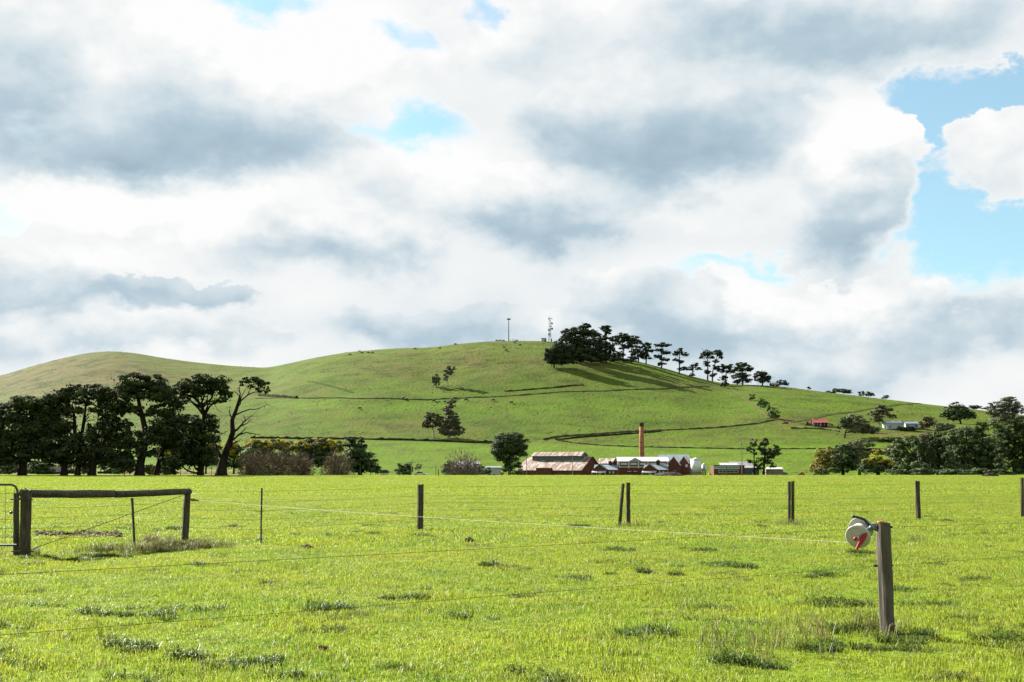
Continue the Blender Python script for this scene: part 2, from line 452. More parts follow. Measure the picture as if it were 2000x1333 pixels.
A = np.concatenate([np.linspace(-1.2, -0.64, 14)[:-1], np.linspace(-0.64, 0.64, 430), np.linspace(0.64, 1.2, 14)[1:]])
Y1 = np.concatenate([np.exp(np.linspace(np.log(3.0), np.log(185.0), 130)), np.linspace(188, 518, 60)])
Y2 = np.concatenate([np.linspace(518, 1440, 260), np.linspace(1460, 3000, 40)])
def sheet(name, Yr, mat):
    aa, yy = np.meshgrid(A, Yr)
    x = aa * yy
    z = terrain(x, yy)
    V = np.stack([x.ravel(), yy.ravel(), z.ravel()], 1)
    nr, nc = len(Yr), len(A)
    i = (np.arange(nr - 1)[:, None] * nc + np.arange(nc - 1)[None, :]).ravel()
    Q = np.stack([i, i + 1, i + nc + 1, i + nc], 1)
    me = np_mesh(name, V, Q, True)
    o = tag(link(name, me, mat), kind='structure')
    return o, me, x.ravel(), yy.ravel(), z.ravel()
def proj(x, y, z):
    zc = z - CAMZ
    dep = y * CT + zc * ST
    return 1000 + F * x / dep, 666.5 - F * (zc * CT - y * ST) / dep
def ell(u, v, cx, cy, rx, ry): return np.exp(-(((u - cx) / rx) ** 2 + ((v - cy) / ry) ** 2))
def attr(me, name, val):
    a = me.attributes.new(name, 'FLOAT', 'POINT'); a.data.foreach_set('value', np.ascontiguousarray(val, np.float32))
pad, pme, px_, py_, pz_ = sheet('paddock', Y1, 'pasture')
uu, vv = proj(px_, py_, pz_)
attr(pme, 'valley', sst(py_, 195, 215))
# brown ploughed strip beyond the pines
attr(pme, 'soil', sst(py_, 232, 240) * sst(py_, 400, 380) * sst(uu, 520, 500))
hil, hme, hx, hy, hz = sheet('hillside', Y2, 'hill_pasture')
uu, vv = proj(hx, hy, hz)
dry = 1.2 * ell(uu, vv, 90, 730, 180, 46) + 0.35 * ell(uu, vv, 330, 740, 140, 30) + 0.42 * ell(uu, vv, 980, 705, 200, 26) + 0.35 * ell(uu, vv, 740, 725, 110, 18) \
    + 0.35 * ell(uu, vv, 800, 835, 110, 14) + 0.75 * ell(uu, vv, 1550, 826, 45, 8) + 0.35 * ell(uu, vv, 1300, 862, 260, 7) + 0.3 * ell(uu, vv, 560, 770, 90, 14) + 0.5 * ell(uu, vv, 1720, 846, 90, 6) + 0.25 * ell(uu, vv, 1370, 752, 60, 6)
dry = dry - 0.35 * ell(uu, vv, 1200, 790, 350, 22) - 0.3 * ell(uu, vv, 700, 790, 250, 16) - .6 * sst(vv, 858, 872)
attr(hme, 'dry', np.clip(dry + 0.14, 0, 1))
attr(hme, 'fresh_lit', np.clip(.75 * ell(uu, vv, 1150, 795, 420, 14) + .6 * ell(uu, vv, 720, 792, 260, 9) + sst(vv, 862, 872) + .55 * ell(uu, vv, 1620, 785, 160, 12) + .5 * ell(uu, vv, 1300, 852, 300, 8) + .5 * ell(uu, vv, 820, 683, 220, 7), 0, 1))  # greener lower grass; sunlit terrace bands are also painted in as brighter green
# the land round the sides and behind
ap = MB()
ap.face([(-6000, -6000, 0), (6000, -6000, 0), (6000, 3, 0), (3.6, 3, 0), (-3.6, 3, 0), (-6000, 3, 0)])
ap.face([(-3.6, 3, 0), (-3600, 3000, 0), (-6000, 3000, 0), (-6000, 3, 0)])
ap.face([(3.6, 3, 0), (6000, 3, 0), (6000, 3000, 0), (3600, 3000, 0)])
ap.face([(-6000, 3000, 0), (6000, 3000, 0), (6000, 16000, -20), (-6000, 16000, -20)])
tag(ap.build('surrounding_land', 'pasture'), kind='structure')

# ------------------------------------------------------------------ grass (stuff, instanced blades)
def grass_mat(name, c1, c2, c3, gloss=0.48):
    m = bpy.data.materials.new(name); m.use_nodes = True
    t = m.node_tree; h = NG(t); p = t.nodes['Principled BSDF']
    P = h.n('ShaderNodeNewGeometry').outputs['Position']
    rnd = h.n('ShaderNodeObjectInfo').outputs['Random']
    tn = h.n('ShaderNodeAttribute', attribute_name='tint').outputs['Fac']
    col = h.mix(h.ss(h.noise(P, 0.35, 5, 0.65).outputs[0], 0.36, 0.62), (*c1, 1), (*c2, 1))
    dk = h.ss(h.noise(P, 1.1, 5, 0.62).outputs[0], 0.52, 0.68, 0, 0.55)
    col = h.mix(dk, col, (c1[0] * .5, c1[1] * .62, c1[2], 1))
    col = h.mix(h.ss(h.m('ADD', rnd, h.m('MULTIPLY', tn, 0.5)), 0.9, 1.45, 0, 0.8), col, (*c3, 1))
    sc = h.v('SCALE', col); h.set(t.nodes[-1].inputs['Scale'], h.m('MULTIPLY_ADD', tn, 0.9, 0.50))
    h.set(p.inputs['Base Color'], sc)
    p.inputs['Roughness'].default_value = gloss
    p.inputs['Specular IOR Level'].default_value = 0.22
    tr = h.n('ShaderNodeBsdfTranslucent', ins={'Color': sc})
    mx = h.n('ShaderNodeMixShader', ins={0: 0.5, 1: p.outputs[0], 2: tr.outputs[0]})
    h.set(t.nodes['Material Output'].inputs[0], mx.outputs[0])
    MATS[name] = m
grass_mat('grass_blade', (0.160, 0.240, 0.022), (0.226, 0.276, 0.024), (0.25, 0.205, 0.06))
grass_mat('weed_blade', (0.058, 0.104, 0.012), (0.085, 0.128, 0.014), (0.12, 0.14, 0.03))
grass_mat('dry_blade', (0.130, 0.130, 0.034), (0.085, 0.110, 0.024), (0.20, 0.155, 0.08))
grass_mat('hill_tuft', (0.050, 0.068, 0.014), (0.040, 0.060, 0.012), (0.09, 0.08, 0.03), 0.9)
def tuft_mesh(name, rng, n, rad, h0, h1, w, lean=0.5, mat='grass_blade'):
    V, Q, T = [], [], []
    r = rad * np.sqrt(rng.random(n)); a = rng.random(n) * 2 * pi
    bx, by = r * np.cos(a), r * np.sin(a)
    yaw = rng.random(n) * 2 * pi; H = h0 + (h1 - h0) * rng.random(n) ** 1.3
    le = lean * rng.random(n) * H; ld = rng.random(n) * 2 * pi
    dx, dy = np.cos(ld) * le, np.sin(ld) * le
    wx, wy = np.cos(yaw) * w / 2, np.sin(yaw) * w / 2
    z = np.zeros(n)
    P = [np.stack([bx - wx, by - wy, z - 0.01], 1), np.stack([bx + wx, by + wy, z - 0.01], 1),
         np.stack([bx + wx * .8 + dx * .35, by + wy * .8 + dy * .35, H * .6], 1), np.stack([bx - wx * .8 + dx * .35, by - wy * .8 + dy * .35, H * .6], 1),
         np.stack([bx + dx + wx * .1, by + dy + wy * .1, H * (1 - .25 * lean)], 1), np.stack([bx + dx - wx * .1, by + dy - wy * .1, H * (1 - .25 * lean)], 1)]
    V = np.stack(P, 1).reshape(-1, 3)
    i = np.arange(n) * 6
    Q = np.concatenate([np.stack([i, i + 1, i + 2, i + 3], 1), np.stack([i + 3, i + 2, i + 4, i + 5], 1)])
    me = np_mesh(name, V, Q)
    attr(me, 'tint', np.repeat(rng.random(n), 6))
    o = bpy.data.objects.new(name, me)
    me.materials.append(MATS[mat])
    return o
def scatter(name, protos, P, scale, rng, label, tilt=0.0, zscale=None):
    """ONE object of kind stuff: a point cloud that instances the blade clumps"""
    c = bpy.data.collections.new(name + '_clumps')
    for o in protos: c.objects.link(o)
    me = bpy.data.meshes.new(name)
    me.vertices.add(len(P)); me.vertices.foreach_set('co', np.ascontiguousarray(P, np.float32).ravel())
    a = me.attributes.new('idx', 'INT', 'POINT'); a.data.foreach_set('value', rng.integers(0, len(protos), len(P)).astype(np.int32))
    a = me.attributes.new('rot', 'FLOAT_VECTOR', 'POINT')
    a.data.foreach_set('vector', np.stack([(rng.random(len(P)) - .5) * tilt, (rng.random(len(P)) - .5) * tilt, rng.random(len(P)) * 2 * pi], 1).astype(np.float32).ravel())
    s3 = np.stack([scale, scale, scale if zscale is None else zscale], 1)
    a = me.attributes.new('scl', 'FLOAT_VECTOR', 'POINT'); a.data.foreach_set('vector', s3.astype(np.float32).ravel())
    o = bpy.data.objects.new(name, me); COL.objects.link(o)
    me.materials.append(protos[0].data.materials[0])
    ng = bpy.data.node_groups.new(name + '_nodes', 'GeometryNodeTree')
    ng.interface.new_socket('Geometry', in_out='INPUT', socket_type='NodeSocketGeometry')
    ng.interface.new_socket('Geometry', in_out='OUTPUT', socket_type='NodeSocketGeometry')
    N = ng.nodes; L = ng.links
    gi, go = N.new('NodeGroupInput'), N.new('NodeGroupOutput')
    ci = N.new('GeometryNodeCollectionInfo'); ci.inputs['Collection'].default_value = c
    ci.inputs['Separate Children'].default_value = True; ci.inputs['Reset Children'].default_value = True
    ip = N.new('GeometryNodeInstanceOnPoints'); ip.inputs['Pick Instance'].default_value = True
    def na(nm, typ):
        k = N.new('GeometryNodeInputNamedAttribute'); k.data_type = typ; k.inputs['Name'].default_value = nm
        return k.outputs['Attribute']
    L.new(gi.outputs[0], ip.inputs['Points']); L.new(ci.outputs[0], ip.inputs['Instance'])
    L.new(na('idx', 'INT'), ip.inputs['Instance Index'])
    er = N.new('FunctionNodeEulerToRotation'); L.new(na('rot', 'FLOAT_VECTOR'), er.inputs[0]); L.new(er.outputs[0], ip.inputs['Rotation'])
    L.new(na('scl', 'FLOAT_VECTOR'), ip.inputs['Scale'])
    L.new(ip.outputs[0], go.inputs[0])
    md = o.modifiers.new('clumps', 'NODES'); md.node_group = ng
    return tag(o, label, 'grass', kind='stuff')
def field(rng, y0, y1, dens, amax=0.60):
    n = int(dens * amax * (y1 * y1 - y0 * y0))
    Y = np.sqrt(y0 * y0 + (y1 * y1 - y0 * y0) * rng.random(n))
    x = (rng.random(n) * 2 - 1) * amax * Y
    return np.stack([x, Y, terrain(x, Y)], 1)
rng = np.random.default_rng(11)
pn = [tuft_mesh('blades', rng, 30, 0.13, 0.02, 0.068, 0.0055, 1.0) for _ in range(6)]
pm = [tuft_mesh('blades', rng, 50, 0.30, 0.025, 0.075, 0.010, 1.0) for _ in range(5)]
pf_ = [tuft_mesh('blades', rng, 80, 0.95, 0.03, 0.085, 0.03, 0.9) for _ in range(5)]
P = np.concatenate([field(rng, 5.5, 22, 95)])
def clumpy(P, rng, s=0.9, seed=60): return (0.45 + 1.7 * np.clip(fbm(P[:, 0] / s, P[:, 1] / s, seed, 3) + 0.25, 0, 1)) * (0.8 + 0.4 * rng.random(len(P)))
sc1 = clumpy(P, rng)
PM = field(rng, 22, 62, 20); PFa = field(rng, 62, 196, 1.5)
scatter('near_grass', pn, P, np.ones(len(P)), rng, 'short bright green pasture grass in the foreground', 0.25, sc1)
scatter('middle_grass', pm, PM, np.ones(len(PM)), rng, 'short green pasture grass round the post fence', 0.2, clumpy(PM, rng, 2.0, 70))
scatter('far_grass', pf_, PFa, np.ones(len(PFa)), rng, 'bright green pasture grass out to the far fence', 0.1, clumpy(PFa, rng, 5.0, 80))
# darker weedy tufts where the photograph shows them, and many small ones between
WEED = [(335, 1068, .3), (350, 1072, .3), (300, 1080, .25), (320, 1076, .3), (660, 1190, .30), (1250, 1125, .30), (1130, 1132, .22), (1612, 1124, .22), (1385, 1078, .30), (1200, 1076, .25), (1640, 1180, .35), (1600, 1185, .25), (1455, 1110, .18), (830, 1050, .2), (420, 1107, .3), (200, 1195, .3), (960, 1107, .2),
        (1690, 1082, .25), (1560, 1262, .3), (1450, 1300, .3), (1650, 1268, .25), (1760, 1252, .25), (1980, 1255, .3), (740, 1045, .3), (640, 1050, .3), (570, 1045, .3), (110, 1095, .3), (80, 1092, .25), (140, 1098, .22),
        (460, 1030, .3), (330, 1035, .25), (250, 1035, .3), (1500, 1030, .3), (1830, 1020, .3), (1130, 1030, .3), (820, 1045, .22), (390, 1290, .25), (270, 1270, .25), (450, 1300, .25), (210, 1090, .3), (170, 1090, .3), (1740, 1240, .4), (1250, 1240, .25), (1260, 1120, .2), (820, 1170, .2), (290, 1205, .2)]
PW, SW = [], []
for (a, b, r) in WEED:
    c = gnd(a, b)
    for s_ in range(rng.integers(2, 6)):          # a few uneven sub-clumps each
        o_ = rng.normal(0, r * .42, 2); rr_ = r * (.10 + .30 * rng.random()); big = .45 + .75 * rng.random()
        for k in range(int(3 + 26 * rr_ / .3)):
            q = rng.normal(0, rr_ * .6, 2)
            PW.append((c.x + o_[0] * 1.5 + q[0], c.y + o_[1] + q[1], 0)); SW.append(big * (0.6 + 0.6 * rng.random()))
for k in range(200):
    Y = 7 + 45 * rng.random() ** 1.3; x = (rng.random() * 2 - 1) * 0.5 * Y
    for j in range(rng.integers(3, 10)):
        q = rng.normal(0, 0.09, 2); PW.append((x + q[0] * 1.6, Y + q[1], 0)); SW.append(0.4 + 0.55 * rng.random())
PW = np.array(PW); PW[:, 2] = terrain(PW[:, 0], PW[:, 1])
pw = [tuft_mesh('leaves', rng, 60, 0.11, 0.03, 0.12, 0.009, 1.7, 'weed_blade') for _ in range(4)]
scatter('weed_tufts', pw, PW, np.array(SW), rng, 'darker green weedy tufts dotted through the paddock', 0.4)
# tall dry grass round the timber brace and thin straw elsewhere
PD, SD = [], []
for (a, b, r, n) in [(345, 1074, .45, 130), (290, 1080, .4, 60), (205, 1080, .35, 50), (395, 1072, .3, 40), (300, 1060, .3, 30), (1560, 1245, .5, 12), (1490, 1270, .6, 10), (60, 1085, .25, 20), (1225, 1030, .3, 20), (1545, 1026, .3, 20), (1760, 1060, .8, 14), (1722, 1232, .22, 18)]:
    c = gnd(a, b)
    for k in range(n):
        q = rng.normal(0, r * .6, 2); PD.append((c.x + q[0] * 1.4, c.y + q[1] * .8, 0)); SD.append(0.5 + 0.6 * rng.random())
for k in range(900):
    Y = 7 + 40 * rng.random(); x = (rng.random() * 2 - 1) * 0.5 * Y
    PD.append((x, Y, 0)); SD.append(0.22 + 0.25 * rng.random())
PD = np.array(PD); PD[:, 2] = terrain(PD[:, 0], PD[:, 1])
pd_ = [tuft_mesh('stalks', rng, 26, 0.10, 0.08, 0.34, 0.006, 1.1, 'dry_blade') for _ in range(4)]
scatter('dry_grass', pd_, PD, np.array(SD), rng, 'taller straw-coloured grass round the timber brace', 0.3)
# tussocks over the hill
nh = 15000
ua = -0.5 + rng.random(nh); yh = 700 + 730 * rng.random(nh)
xh = ua * yh
keep = (fbm(xh / 70, yh / 40, 91, 4) > -0.04 + 0.12 * rng.random(nh) - 0.02)
xh, yh = xh[keep], yh[keep]
PH = np.stack([xh, yh, terrain(xh, yh)], 1)
ph = [tuft_mesh('tussock', rng, 40, 0.55, 0.2, 0.55, 0.25, 1.0, 'hill_tuft') for _ in range(4)]
scatter('hill_tussocks', ph, PH, 0.35 + 0.7 * rng.random(len(PH)) ** 2, rng, 'small rough tussocks scattered over the green hillside', 0.2)
# ------------------------------------------------------------------ trees
material('pine_leaf', [(0.0180, 0.0287, 0.0107), (0.0432, 0.0605, 0.0195)], 0.9, 0.85, trans=0.12, tint=0.45, spec=0.1)
material('pine_leaf_hill', [(0.0198, 0.0324, 0.0153), (0.0432, 0.0627, 0.0260)], 0.35, 0.85, trans=0.12, tint=0.4, spec=0.1)
material('gum_leaf', [(0.0540, 0.0675, 0.0315), (0.1026, 0.1080, 0.0594)], 0.6, 0.7, trans=0.15, tint=0.45, spec=0.2)
material('gum_leaf_red', [(0.0756, 0.0612, 0.0324), (0.0540, 0.0576, 0.0274)], 0.5, 0.7, trans=0.15, tint=0.45, spec=0.2)
material('dark_leaf', [(0.0198, 0.0377, 0.0126), (0.0540, 0.0810, 0.0260)], 0.8, 0.75, trans=0.14, tint=0.5, spec=0.15)
material('bush_leaf', [(0.0360, 0.0630, 0.0180), (0.0864, 0.1188, 0.0324)], 0.8, 0.7, trans=0.18, tint=0.45, spec=0.2)
material('pale_leaf', [(0.0864, 0.1080, 0.0288), (0.1368, 0.1440, 0.0468)], 0.8, 0.7, trans=0.3, tint=0.4, spec=0.2)
material('willow_leaf', [(0.135, 0.115, 0.018), (0.190, 0.165, 0.026)], 0.5, 0.7, trans=0.3, tint=0.4, spec=0.2)
material('wattle_blossom', [(0.40, 0.31, 0.018), (0.30, 0.25, 0.026)], 0.9, 0.8, trans=0.25, tint=0.35, spec=0.1)
material('twig_grey', [(0.115, 0.088, 0.060), (0.170, 0.132, 0.090)], 0.5, 0.9, tint=0.4, spec=0.1)
material('twig_pale', [(0.150, 0.125, 0.105), (0.200, 0.170, 0.145)], 0.5, 0.9, tint=0.3, spec=0.1)
material('bark_dark', [(0.008, 0.0065, 0.005), (0.022, 0.017, 0.012)], 1.5, 0.95, spec=.04, bump=0.06, stretch=(1, 1, .25))
material('bark_pale', [(0.1872, 0.1656, 0.1368), (0.2880, 0.2664, 0.2304)], 0.7, 0.9, bump=0.03, stretch=(1, 1, .3))
TOTAL = [0]
def cards(C, Nn, L, Wd, rng, tint=None):
    """kite-shaped leaf sprays: C centres, Nn normals, L lengths, Wd widths"""
    n = len(C)
    Nn = Nn / np.maximum(np.linalg.norm(Nn, axis=1, keepdims=True), 1e-6)
    R = rng.normal(size=(n, 3))
    T = np.cross(Nn, R); T /= np.maximum(np.linalg.norm(T, axis=1, keepdims=True), 1e-6)
    B = np.cross(Nn, T)
    L = L[:, None] / 2; Wd = Wd[:, None] / 2
    V = np.stack([C - T * L, C + B * Wd + T * L * .15 + Nn * L * .12, C + T * L, C - B * Wd + T * L * .15 + Nn * L * .12], 1).reshape(-1, 3)
    Q = np.arange(n * 4).reshape(-1, 4)
    return V, Q
def leaf_mesh(name, C, Nn, size, rng, aspect=0.6, tint=None):
    n = len(C)
    L = size * (0.65 + 0.7 * rng.random(n)); Wd = L * aspect
    V, Q = cards(C, Nn, L, Wd, rng)
    me = np_mesh(name, V, Q)
    tt = rng.random(n) if tint is None else np.clip(tint, 0, 1)
    attr(me, 'tint', np.repeat(tt, 4))
    TOTAL[0] += 2 * n
    return me
def crown_points(lobes, card, rng, cov=2.2, lump=0.36, flat=0.75, k0=9, up=0.35):
    """leaf sprays in clumps spread over each lobe's shell; a few fill its inside"""
    Cs, Ns, Ts = [], [], []
    for (c, r) in lobes:
        c = np.array(c, float); r = np.array(r, float)
        area = 4 * pi * ((r[0] * r[1]) ** 1.6 / 3 + (r[0] * r[2]) ** 1.6 / 3 + (r[1] * r[2]) ** 1.6 / 3) ** (1 / 1.6)
        n = int(max(24, cov * area / (card * card * 0.55)))
        k = int(max(k0, min(46, area / (3.5 * card) ** 2)))
        d = rng.normal(size=(k, 3)); d /= np.linalg.norm(d, axis=1, keepdims=True)
        d[:, 2] = np.where(d[:, 2] < -0.55, d[:, 2] * 0.5, d[:, 2])
        cc = d * (0.55 + 0.42 * rng.random((k, 1)))
        ctint = 0.25 + 0.5 * rng.random(k)
        who = rng.integers(0, k, n)
        q = rng.normal(size=(n, 3)); q /= np.linalg.norm(q, axis=1, keepdims=True)
        q[:, 2] = np.abs(q[:, 2]) * np.where(rng.random(n) < 0.72, 1, -1)
        q2 = q.copy(); q2[:, 2] *= flat
        rad = lump * (0.55 + 0.5 * rng.random((k, 1)))[who] * (0.45 + 0.6 * rng.random((n, 1)) ** 0.5)
        p = c + (cc[who] + q2 * rad) * r
        nn = q + d[who] * 0.5 + np.array([0, 0, up]) + rng.normal(0, 0.35, (n, 3))
        Cs.append(p); Ns.append(nn); Ts.append(ctint[who] + rng.normal(0, 0.2, n))
        m = max(4, n // 9)      # inside sprays, tinted dark: crown shade put into the leaf colour
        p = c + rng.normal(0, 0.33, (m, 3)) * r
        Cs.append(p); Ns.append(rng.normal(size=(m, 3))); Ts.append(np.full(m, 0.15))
    return np.concatenate(Cs), np.concatenate(Ns), np.concatenate(Ts)
def bend(a, b, rng, n=4, wob=0.08, sag=0.0):
    a, b = Vector(a), Vector(b); L = (b - a).length
    pts = []
    for i in range(n + 1):
        t = i / n
        p = a.lerp(b, t)
        if 0 < i < n: p += Vector(rng.normal(0, wob * L, 3))
        p.z += sag * L * sin(pi * t)
        pts.append(p)
    return pts
def tree(name, label, base, Y, trunk, lobes, leaf='pine_leaf', bark='bark_dark', card=0.45, cov=2.2, depth=0.9, seed=0, group=None, cat='tree', blossom=None, limbs=True, lump=0.36, flat=0.75,
         branches=(), r0=None, crown='crown', on=None, twig=0, up=0.35):
    """base: (px, py) of the foot; trunk: [(px, py, radius m)]; lobes: [(px, py, rx, ry[, dy m])] in photograph pixels at distance Y"""
    rng = np.random.default_rng(1000 + seed)
    loc = on if on is not None else stand(base[0], Y)
    Y = loc.y
    k = Y / F
    bx = 1000 + F * loc.x / Y * 0.997
    by = proj(loc.x, loc.y, loc.z)[1]
    root = empty(name, loc, label, cat, group)
    if base[1] is not None: by2 = base[1]
    else: by2 = by
    def loc_(px, py, dy=0.0): return Vector(((px - bx) * k, dy, (by - py) * k))
    # trunk with a flared foot
    if trunk:
        pts = [loc_(p[0], p[1], (p[3] if len(p) > 3 else 0)) for p in trunk]
        rad = [p[2] for p in trunk]
        pts = [Vector((pts[0].x, 0, -0.3))] + pts if pts[0].z > 0.4 else [Vector((pts[0].x, 0, -0.3))] + [Vector((pts[0].x, 0, 0.5))] + pts[1:]
        if len(rad) < len(pts): rad = [rad[0] * 1.35] + rad
        t = MB(); t.tube(pts, rad[:len(pts)], 8)
        top = pts[-1]
    else:
        t = MB(); top = Vector((0, 0, 0.3)); pts = [Vector((0, 0, -0.2)), top]; rad = [0.12, 0.08]
        t.tube(pts, rad, 5)
    L3 = []
    for lb in lobes:
        px, py, rx, ry = lb[:4]
        dy = lb[4] if len(lb) > 4 else rng.uniform(-.45, .45) * rx * k
        c = loc_(px, py, dy)
        L3.append((tuple(c), (rx * k * 1.18, max(rx * k * depth, 0.3), ry * k * 1.38)))
    to = t.build('trunk', bark, root, smooth=True)
    if limbs and L3:
        for (c, r) in L3:
            c = Vector(c)
            # leave the trunk at a point below the lobe
            best = max([p for p in pts if p.z < c.z + .2] or [top], key=lambda p: p.z - 0.35 * (Vector((p.x, p.y, 0)) - Vector((c.x, c.y, 0))).length)
            ln = (c - best).length
            if ln < 0.4: continue
            m = MB(); rr = max(0.05, rad[-1] * 0.75)
            bp = bend(best, c, rng, 4, 0.07)
            m.tube(bp, [rr, rr * .8, rr * .6, rr * .45, rr * .25], 5, cap=False)
            for j in range(twig):
                a = Vector(bp[2 + j % 3]); e = c + Vector(rng.normal(0, .6, 3)) * max(r[0], r[2])
                m.tube(bend(a, e, rng, 3, .08), [rr * .4, rr * .28, rr * .2, rr * .1], 4, cap=False)
            m.build('limb', bark, root, smooth=True)
    for (pp, r) in branches:
        m = MB(); q = [loc_(p[0], p[1], (p[2] if len(p) > 2 else 0)) for p in pp]
        n = len(q)
        # subdivide with a little wobble so that dead wood is not straight
        qq, rr = [], []
        for i in range(n - 1):
            for s_ in range(3):
                f = s_ / 3; p = q[i].lerp(q[i + 1], f)
                if s_: p += Vector(rng.normal(0, .035 * (q[i + 1] - q[i]).length, 3))
                qq.append(p); rr.append(r * (1 - .8 * (i + f) / (n - 1)))
        qq.append(q[-1]); rr.append(r * .2)
        m.tube(qq, rr, 5)
        for j in range(4):
            a = qq[int(rng.integers(len(qq) // 3, len(qq)))]
            m.tube(bend(a, a + Vector((rng.normal(0, .7), rng.normal(0, .5), rng.normal(.3, .5))), rng, 2, .1), [r * .3, r * .2, r * .06], 4, cap=False)
        m.build('branch', bark, root, smooth=True)
    C, N, T = crown_points(L3, card, rng, cov, lump, flat, up=up)
    keep = C[:, 2] > 0.05
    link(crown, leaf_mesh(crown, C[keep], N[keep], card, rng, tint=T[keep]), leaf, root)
    if blossom:
        C, N, T = crown_points([((c[0], c[1], c[2] + r[2] * .12), (r[0] * 1.03, r[1] * 1.03, r[2] * 1.03)) for (c, r) in [L3[i] for i in blossom[0]]], card * .8, rng, cov * blossom[1], lump * .7, flat, up=.6)
        zc = np.array([c[2] for c, r in L3]).mean()
        kp = (N[:, 2] > -0.1) & (fbm(C[:, 0] / 1.3, C[:, 2] / 1.3 + C[:, 1], 7 + seed, 2) > -.16)
        link('blossom', leaf_mesh('blossom', C[kp], N[kp], card * .8, rng), 'wattle_blossom', root)
    return root
def twig_shrub(name, label, base, Y, rx, h, seed, n=2600, group=None, leaf='twig_grey', card=0.6, on=None, trunks=5, flatten=1.0, low=0.0, tw=.03, sr=1.0):
    """leafless shrub: stems fanning out, a haze of fine twigs"""
    rng = np.random.default_rng(3000 + seed)
    loc = on if on is not None else stand(base[0], Y)
    root = empty(name, loc, label, 'shrub', group)
    t = MB()
    tips = []
    for j in range(trunks):
        a = rng.uniform(0, 2 * pi); q = rng.uniform(.35, .95)
        e = Vector((cos(a) * rx * q, sin(a) * rx * q * .7, h * (1.0 - .45 * q)))
        p = bend((cos(a) * .3, sin(a) * .3, -.1), e, rng, 5, .05, .06)
        t.tube(p, [.12 * sr, .1 * sr, .08 * sr, .06 * sr, .04 * sr, .02 * sr], 5, cap=False); tips.append(p)
        for s_ in range(7):
            b = Vector(p[int(rng.integers(1, 5))]); f = b + Vector((rng.normal(0, .3) * rx, rng.normal(0, .25) * rx, abs(rng.normal(.2, .22)) * h))
            t.tube(bend(b, f, rng, 3, .06), [.05 * sr, .035 * sr, .025 * sr, .012 * sr], 4, cap=False)
    t.build('stems', 'twig_grey', root, smooth=True)
    d = rng.normal(size=(n, 3)); d /= np.linalg.norm(d, axis=1, keepdims=True); d[:, 2] = np.abs(d[:, 2])
    s = (rng.random((n, 1)) ** .45)
    lum = 1 + .22 * np.sin(d[:, :1] * 7 + seed) * np.cos(d[:, 1:2] * 6) + .1 * rng.normal(size=(n, 1))
    C = d * s * lum * np.array([rx, rx * .75, h * flatten]) + np.array([0, 0, low])
    T = d * np.array([1, 1, 1.6]) + rng.normal(0, .45, (n, 3)); T /= np.linalg.norm(T, axis=1, keepdims=True)
    Bv = np.cross(T, rng.normal(size=(n, 3))); Bv /= np.linalg.norm(Bv, axis=1, keepdims=True)
    L = card * (.5 + .8 * rng.random((n, 1))); w = tw + tw * rng.random((n, 1))
    V = np.stack([C - T * L / 2 - Bv * w, C - T * L / 2 + Bv * w, C + T * L / 2 + Bv * w * .3, C + T * L / 2 - Bv * w * .3], 1).reshape(-1, 3)
    V[:, 2] = np.maximum(V[:, 2], .05)
    me = np_mesh('twigs', V, np.arange(n * 4).reshape(-1, 4)); attr(me, 'tint', np.repeat(rng.random(n), 4))
    link('twigs', me, leaf, root)
    return root

PG = 'tall dark pines along the left edge of the paddock'
# left pines, about 185 m off
tree('pine_tree', 'dark pine cut off by the left edge of the picture', (3, 932), 187, [(3, 932, .55), (4, 900, .5), (2, 850, .4), (-4, 815, .25)], [(-8, 802, 26, 14), (-15, 835, 32, 24), (6, 862, 28, 20), (-20, 880, 40, 24), (12, 832, 16, 12)], seed=1, group=PG)
tree('pine_tree', 'low broad dark pine with thick trunk, second from the left edge', (53, 931), 186, [(53, 931, .75), (54, 905, .62), (60, 875, .5), (66, 845, .38), (66, 815, .22)], [(62, 790, 42, 12), (30, 815, 34, 20), (90, 800, 28, 15), (45, 842, 40, 22), (28, 872, 34, 20), (62, 872, 36, 18), (14, 895, 20, 11), (92, 862, 26, 22), (80, 830, 30, 20), (60, 890, 30, 10), (105, 895, 22, 13), (18, 902, 18, 10), (40, 898, 24, 10), (100, 822, 22, 16)], seed=2, group=PG)
tree('pine_tree', 'dark pine whose short trunk forks low into two limbs', (134, 931), 187, [(134, 931, .6), (134, 912, .55), (140, 885, .4), (152, 855, .36), (150, 825, .3), (146, 800, .18)], [(122, 778, 30, 14), (152, 768, 26, 11), (102, 800, 26, 18), (98, 838, 36, 24), (122, 866, 34, 22), (95, 884, 30, 16), (140, 888, 30, 14), (140, 800, 26, 12), (75, 868, 24, 20), (118, 905, 26, 9), (128, 830, 24, 20), (150, 870, 20, 18), (152, 900, 18, 9)], branches=[([(134, 912), (122, 895), (112, 872)], .3)], seed=3, group=PG)
tree('pine_tree', 'slim dark pine with bare twiggy middle between two forked pines', (160, 931), 190, [(160, 931, .5), (161, 900, .42), (163, 865, .36), (168, 825, .3), (170, 795, .2)], [(186, 768, 26, 11), (205, 774, 22, 13), (172, 783, 22, 11), (212, 790, 18, 11), (168, 905, 22, 12), (188, 800, 14, 12), (158, 868, 12, 18), (178, 895, 16, 12)], branches=[([(168, 825), (182, 822), (196, 818)], .12), ([(165, 850), (155, 838), (150, 828)], .1), ([(168, 820), (176, 806), (190, 800)], .12), ([(163, 865), (180, 850), (190, 842)], .12)], seed=4, group=PG)
